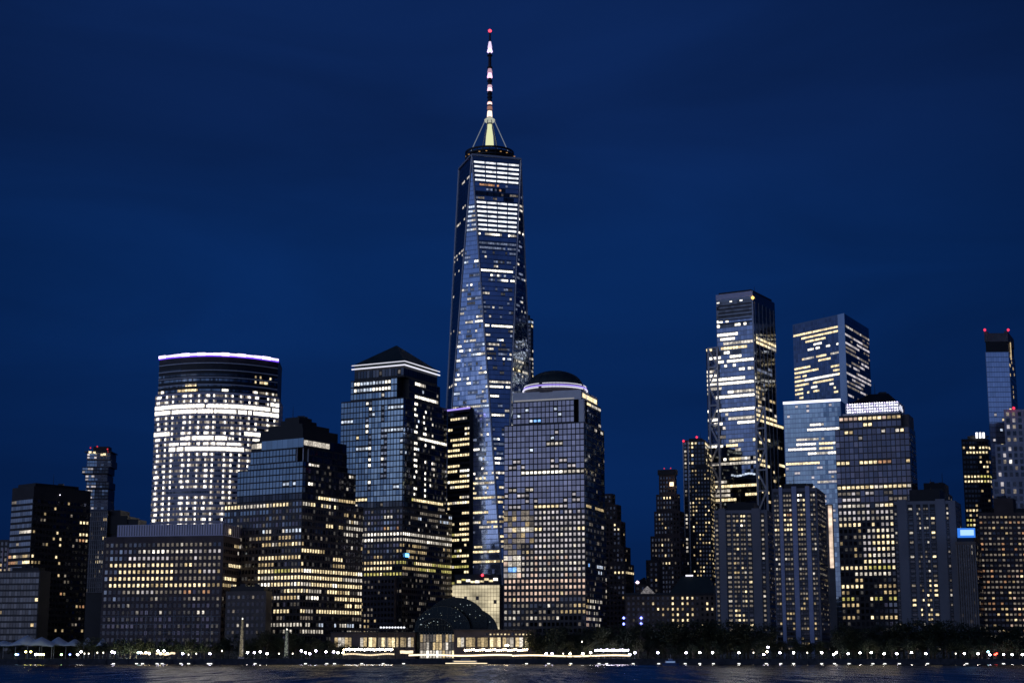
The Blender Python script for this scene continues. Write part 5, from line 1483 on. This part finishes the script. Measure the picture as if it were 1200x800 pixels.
# ---- people on the terrace -------------------------------------------------------------------------
def person_meshes():
    out = []
    for var in range(3):
        bm = bpy.data.meshes.new('person')
        V = [(0, 0, .95), (0, 0, 1.2), (0, 0, 1.42), (0, 0, 1.52), (0, -.01, 1.64), (0, 0, 1.78),
             (-.19, 0, 1.40), (-.25, .03, 1.12), (-.22, -.08, .88), (.19, 0, 1.40), (.25, .03, 1.12), (.22, -.08, .88),
             (-.10, 0, .88), (-.12+.03*var, -.05*var, .48), (-.12, .05*var, .06), (-.12, -.14+.05*var, .03), (.10, 0, .88), (.12, .06*var, .48), (.13, .1*var, .06), (.13, -.14+.1*var, .03)]
        E = [(0, 1), (1, 2), (2, 3), (3, 4), (4, 5), (2, 6), (6, 7), (7, 8), (2, 9), (9, 10), (10, 11), (0, 12), (12, 13), (13, 14), (14, 15), (0, 16), (16, 17), (17, 18), (18, 19)]
        Rr = [.16, .15, .17, .06, .115, .07, .07, .05, .04, .07, .05, .04, .10, .07, .05, .04, .10, .07, .05, .04]
        bm.from_pydata(V, E, [])
        o = bpy.data.objects.new('person', bm); col.objects.link(o)
        sk = o.modifiers.new('skin', 'SKIN')
        for i, r in enumerate(Rr): bm.skin_vertices[0].data[i].radius = (r, r*.85)
        bm.skin_vertices[0].data[0].use_root = True
        ss = o.modifiers.new('sub', 'SUBSURF'); ss.levels = 1; ss.render_levels = 1
        dg = bpy.context.evaluated_depsgraph_get()
        me = bpy.data.meshes.new_from_object(o.evaluated_get(dg)); me.name = 'person'
        bpy.data.objects.remove(o)
        me.materials.clear(); me.materials.append(solid(('dark clothes', 'brown clothes', 'grey clothes')[var], ((.03, .03, .04), (.09, .05, .04), (.12, .12, .13))[var], .8, scale=3))
        out.append(me)
    return out
pm = person_meshes()
rp = random.Random(77)
for i in range(46):
    u = rp.choice([rp.uniform(485, 640), rp.uniform(660, 735), rp.uniform(690, 725)])
    Y = SH + rp.uniform(.8, 2.2)
    o = bpy.data.objects.new('person', pm[i % 3]); col.objects.link(o)
    o.location = (at(u, 768, Y).x, Y, GZ); o.rotation_euler.z = rp.uniform(0, 6.28); s = rp.uniform(.92, 1.05); o.scale = (s, s, s)
    tag(o, 'person in dark clothes standing at the rail before the warm light strip', 'person', 'people at the terrace rail')

# ---- trees -----------------------------------------------------------------------------------------
leaf_m = {}
def leafmat(name, c):
    m, nt, out = new_mat(name)
    p = nt.nodes.new('ShaderNodeBsdfPrincipled')
    r = island_random(nt)
    k = math_node(nt, 'MULTIPLY_ADD', r, 1.1, .45)
    cs = nt.nodes.new('ShaderNodeVectorMath'); cs.operation = 'SCALE'; cs.inputs[0].default_value = c
    nt.links.new(k, cs.inputs['Scale']); nt.links.new(cs.outputs[0], p.inputs['Base Color'])
    p.inputs['Roughness'].default_value = .6
    nt.links.new(p.outputs[0], out.inputs[0]); return m
LM = [leafmat('foliage dark', (.030, .042, .018)), leafmat('foliage olive', (.040, .045, .018)), leafmat('foliage deep', (.022, .035, .020))]
bark = solid('bark', (.06, .045, .035), .9, scale=2)
def tree_protos():
    out = []
    for var in range(6):
        rg = random.Random(200+var)
        tr = MB()
        tr.lathe(Vector((0, 0, 0)), [(.035, 0), (.024, .08), (.020, .3), (.013, .55)], 8)
        lobes = []
        for k in range(9):
            a = rg.uniform(0, 6.28); e = rg.uniform(.25, 1.2); L = rg.uniform(.16, .34)
            p0 = Vector((0, 0, rg.uniform(.25, .5))); p1 = p0+Vector((math.cos(a)*math.cos(e)*L, math.sin(a)*math.cos(e)*L, math.sin(e)*L*.9))
            tr.bar(p0, p1, .014); lobes.append((p1, rg.uniform(.11, .19)))
        for k in range(5): lobes.append((Vector((rg.uniform(-.22, .22), rg.uniform(-.22, .22), rg.uniform(.55, .88))), rg.uniform(.08, .16)))
        cr = MB()
        for c, r in lobes:
            for q in range(120):
                d = Vector((rg.gauss(0, 1), rg.gauss(0, 1), rg.gauss(0, .8))).normalized()*r*rg.uniform(.45, 1.12)
                p = c+d
                if p.z > 1: p.z = 1-rg.random()*.06
                s = rg.uniform(.012, .028)
                n = Vector((rg.gauss(0, 1), rg.gauss(0, 1), rg.gauss(0, 1)+.4)).normalized()
                t = n.cross(Vector((.3, .5, .8))).normalized(); b_ = n.cross(t)
                cr.quad(p-t*s, p-b_*s*.7, p+t*s, p+b_*s*.7)
        out.append((tr.mesh('trunk', [bark]), cr.mesh('crown', [LM[var % 3]])))
    return out
TP = tree_protos()
rt = random.Random(8)
def tree(u, Y, vt, i, label, group):
    p = at(u, 765, Y); h = at(600, vt, Y).z - GZ
    o = thing('tree', (p.x, Y, GZ), label, 'tree', group)
    tm, cm = TP[i % 6]
    w = h*rt.uniform(.95, 1.25)
    for nm, me in (('trunk', tm), ('crown', cm)):
        c = bpy.data.objects.new(nm, me); col.objects.link(c); c.parent = o
        c.scale = (w, w, h); c.rotation_euler.z = rt.uniform(0, 6.28) if nm == 'trunk' else 0
        if nm == 'crown': c.rotation_euler.z = o.children[0].rotation_euler.z
i = 0
def row(u0, u1, step, v_fn, Y0, label, group, jit=3, dy=12):
    global i
    u = u0
    while u <= u1:
        tree(u+rt.uniform(-jit, jit), Y0+rt.uniform(0, dy), v_fn(u)+rt.uniform(-3, 3), i, label, group); i += 1
        u += step*rt.uniform(.8, 1.2)
row(4, 120, 9, lambda u: 752, 950, 'small park tree among the event tents', 'trees among the tents', 3, 8)
row(96, 262, 7.5, lambda u: 748, 925, 'park tree over the lamplit lawn below the gridded office block', 'lamplit park trees', 3, 12)
row(262, 345, 7.5, lambda u: 744 if u < 310 else 738, 932, 'dark park tree around the light pylons', 'park trees around the pylons')
row(340, 430, 7.5, lambda u: 742+ (u-340)*.15, 936, 'dark park tree beneath the stepped granite tower', 'park trees beneath the stepped tower')
row(622, 735, 7, lambda u: 738 if u < 640 else 733, 926, 'tall dark tree in the dense grove below the domed tower', 'grove below the domed tower')
row(735, 905, 7.5, lambda u: 731-6*math.sin((u-735)/55), 928, 'dark tree of the waterfront grove before the low brick hall', 'grove before the brick hall')
row(905, 1200, 7.5, lambda u: 748 if u < 978 else 729-4*math.sin(u/24), 930, 'dark tree of the southern waterfront grove', 'southern waterfront grove')
row(985, 1200, 9, lambda u: 748, 918, 'lower dark tree at the front of the southern grove', 'low front trees of the southern grove')
row(640, 900, 9, lambda u: 750, 918, 'lower dark tree at the front of the middle grove', 'low front trees of the middle grove')

# hedge band so the ground storey reads closed
def hedge(u0, u1, Y, label):
    x0, x1 = at(u0, 765, Y).x, at(u1, 765, Y).x
    t = thing('hedge', ((x0+x1)/2, Y, GZ), label, 'hedge')
    rg = random.Random(int(u0)); m = MB()
    for q in range(int((x1-x0)*26)):
        p = Vector((rg.uniform(x0, x1), Y+rg.uniform(-1.2, 1.2), GZ+rg.random()**1.2*3.2)); s = rg.uniform(.2, .42)
        n = Vector((rg.gauss(0, 1), rg.gauss(0, 1), rg.gauss(0, 1))).normalized(); tt = n.cross(Vector((.3, .5, .8))).normalized(); b_ = n.cross(tt)
        m.quad(p-tt*s, p-b_*s*.7, p+tt*s, p+b_*s*.7)
    m.build('foliage', LM[2], t)
hedge(640, 905, 922, 'dark clipped hedge under the middle grove')
hedge(905, 1205, 924, 'dark clipped hedge under the southern grove')
hedge(250, 400, 924, 'dark hedge behind the light pylons')
# grass
tag(MB().box3((-330, SH+15, GZ+.02), (170, 0, 0), (0, 20, 0), (0, 0, .12)).build('grass', solid('lawn', (.05, .08, .03), .9, scale=.6)), 'lamplit lawn below the park trees', 'lawn', kind='stuff')

# =====================================================================================================
#                                         SKY AND LIGHT
# =====================================================================================================
w = bpy.data.worlds.new('World'); scene.world = w; w.use_nodes = True
nt = w.node_tree; nt.nodes.clear()
out = nt.nodes.new('ShaderNodeOutputWorld'); bg = nt.nodes.new('ShaderNodeBackground')
tc = nt.nodes.new('ShaderNodeTexCoord'); sep = nt.nodes.new('ShaderNodeSeparateXYZ')
nt.links.new(tc.outputs['Generated'], sep.inputs[0])
# night blue by elevation
ramp = nt.nodes.new('ShaderNodeValToRGB'); ramp.color_ramp.interpolation = 'EASE'
els = ramp.color_ramp.elements
def c3(*c): return (*c, 1)
els[0].position = 0.0; els[0].color = c3(.0016, .0142, .072)
els[1].position = 1.0; els[1].color = c3(.0020, .006, .026)
for pos, c in ((.10, c3(.0018, .0170, .088)), (.22, c3(.0020, .0203, .104)), (.34, c3(.0033, .0178, .090)), (.6, c3(.0032, .012, .055))):
    e = els.new(pos); e.color = c
nt.links.new(sep.outputs['Z'], ramp.inputs[0])
# afterglow in the west, behind the viewer
dot = nt.nodes.new('ShaderNodeVectorMath'); dot.operation = 'DOT_PRODUCT'
gd = Vector((-.72, -.69, .05)).normalized(); dot.inputs[1].default_value = gd
nt.links.new(tc.outputs['Generated'], dot.inputs[0])
mr = nt.nodes.new('ShaderNodeMapRange'); mr.interpolation_type = 'SMOOTHSTEP'
mr.inputs[1].default_value = -.15; mr.inputs[2].default_value = 1.0; mr.inputs[3].default_value = 0; mr.inputs[4].default_value = 1
nt.links.new(dot.outputs['Value'], mr.inputs[0])
fall = nt.nodes.new('ShaderNodeMapRange'); fall.inputs[1].default_value = 0; fall.inputs[2].default_value = .9; fall.inputs[3].default_value = 1; fall.inputs[4].default_value = .25
nt.links.new(sep.outputs['Z'], fall.inputs[0])
gk = math_node(nt, 'MULTIPLY', mr.outputs[0], fall.outputs[0])
gramp = nt.nodes.new('ShaderNodeValToRGB'); ge = gramp.color_ramp.elements
ge[0].position = 0; ge[0].color = c3(.27, .25, .30); ge[1].position = .5; ge[1].color = c3(.07, .14, .34)
e = ge.new(.12); e.color = c3(.17, .23, .38)
nt.links.new(sep.outputs['Z'], gramp.inputs[0])
gs = nt.nodes.new('ShaderNodeVectorMath'); gs.operation = 'SCALE'
nt.links.new(gramp.outputs[0], gs.inputs[0]); nt.links.new(gk, gs.inputs['Scale'])
# physical dusk sky, a small share
sky = nt.nodes.new('ShaderNodeTexSky'); sky.sky_type = 'NISHITA'; sky.sun_disc = False
sky.sun_elevation = math.radians(-4); sky.sun_rotation = math.radians(226)
ss = nt.nodes.new('ShaderNodeVectorMath'); ss.operation = 'SCALE'; ss.inputs['Scale'].default_value = .02
nt.links.new(sky.outputs[0], ss.inputs[0])
# thin veils of cloud
cn = nt.nodes.new('ShaderNodeTexNoise'); cn.inputs['Scale'].default_value = 3.2; cn.inputs['Detail'].default_value = 5; cn.inputs['Distortion'].default_value = .6
cm = nt.nodes.new('ShaderNodeVectorMath'); cm.operation = 'MULTIPLY'; cm.inputs[1].default_value = (1, 1, 4.5)
nt.links.new(tc.outputs['Generated'], cm.inputs[0]); nt.links.new(cm.outputs[0], cn.inputs['Vector'])
cr_ = nt.nodes.new('ShaderNodeMapRange'); cr_.inputs[1].default_value = .3; cr_.inputs[2].default_value = .75; cr_.inputs[3].default_value = .80; cr_.inputs[4].default_value = 1.16
nt.links.new(cn.outputs['Fac'], cr_.inputs[0])
cd = nt.nodes.new('ShaderNodeVectorMath'); cd.operation = 'DOT_PRODUCT'; cd.inputs[1].default_value = Vector((-.02, .97, .24)).normalized()
nt.links.new(tc.outputs['Generated'], cd.inputs[0])
cg = nt.nodes.new('ShaderNodeMapRange'); cg.interpolation_type = 'SMOOTHSTEP'
cg.inputs[1].default_value = .915; cg.inputs[2].default_value = 1.0; cg.inputs[3].default_value = .66; cg.inputs[4].default_value = 1.04
nt.links.new(cd.outputs['Value'], cg.inputs[0])
rs = nt.nodes.new('ShaderNodeVectorMath'); rs.operation = 'SCALE'
nt.links.new(ramp.outputs[0], rs.inputs[0]); nt.links.new(math_node(nt, 'MULTIPLY', cr_.outputs[0], cg.outputs[0]), rs.inputs['Scale'])
a1 = nt.nodes.new('ShaderNodeVectorMath'); a1.operation = 'ADD'
nt.links.new(rs.outputs[0], a1.inputs[0]); nt.links.new(gs.outputs[0], a1.inputs[1])
a2 = nt.nodes.new('ShaderNodeVectorMath'); a2.operation = 'ADD'
nt.links.new(a1.outputs[0], a2.inputs[0]); nt.links.new(ss.outputs[0], a2.inputs[1])
nt.links.new(a2.outputs[0], bg.inputs[0]); bg.inputs[1].default_value = 1.0
nt.links.new(bg.outputs[0], out.inputs[0])

sl = bpy.data.lights.new('sun', 'SUN'); sl.energy = .05; sl.angle = math.radians(25); sl.color = (.75, .8, 1)
so = bpy.data.objects.new('sun', sl); col.objects.link(so)
so.rotation_euler = Vector((.72, .69, -.12)).to_track_quat('-Z', 'Y').to_euler()

cam = bpy.data.cameras.new('camera'); cam.sensor_width = 36; cam.sensor_fit = 'HORIZONTAL'; cam.lens = F/1200*36
cam.clip_start = 1; cam.clip_end = 30000
co = bpy.data.objects.new('camera', cam); col.objects.link(co)
co.location = (0, 0, CZ); co.rotation_euler = (math.pi/2+TH, 0, 0)
scene.camera = co
scene.view_settings.view_transform = 'Standard'; scene.view_settings.look = 'None'
scene.view_settings.exposure = 0; scene.view_settings.gamma = 1; scene.view_settings.use_curve_mapping = False
scene.render.engine = 'CYCLES'
scene.cycles.max_bounces = 4; scene.cycles.glossy_bounces = 3; scene.cycles.diffuse_bounces = 2
scene.cycles.caustics_reflective = False
scene.cycles.sample_clamp_indirect = 1.5
scene.cycles.pixel_filter_type = 'BLACKMAN_HARRIS'; scene.cycles.filter_width = 1.55
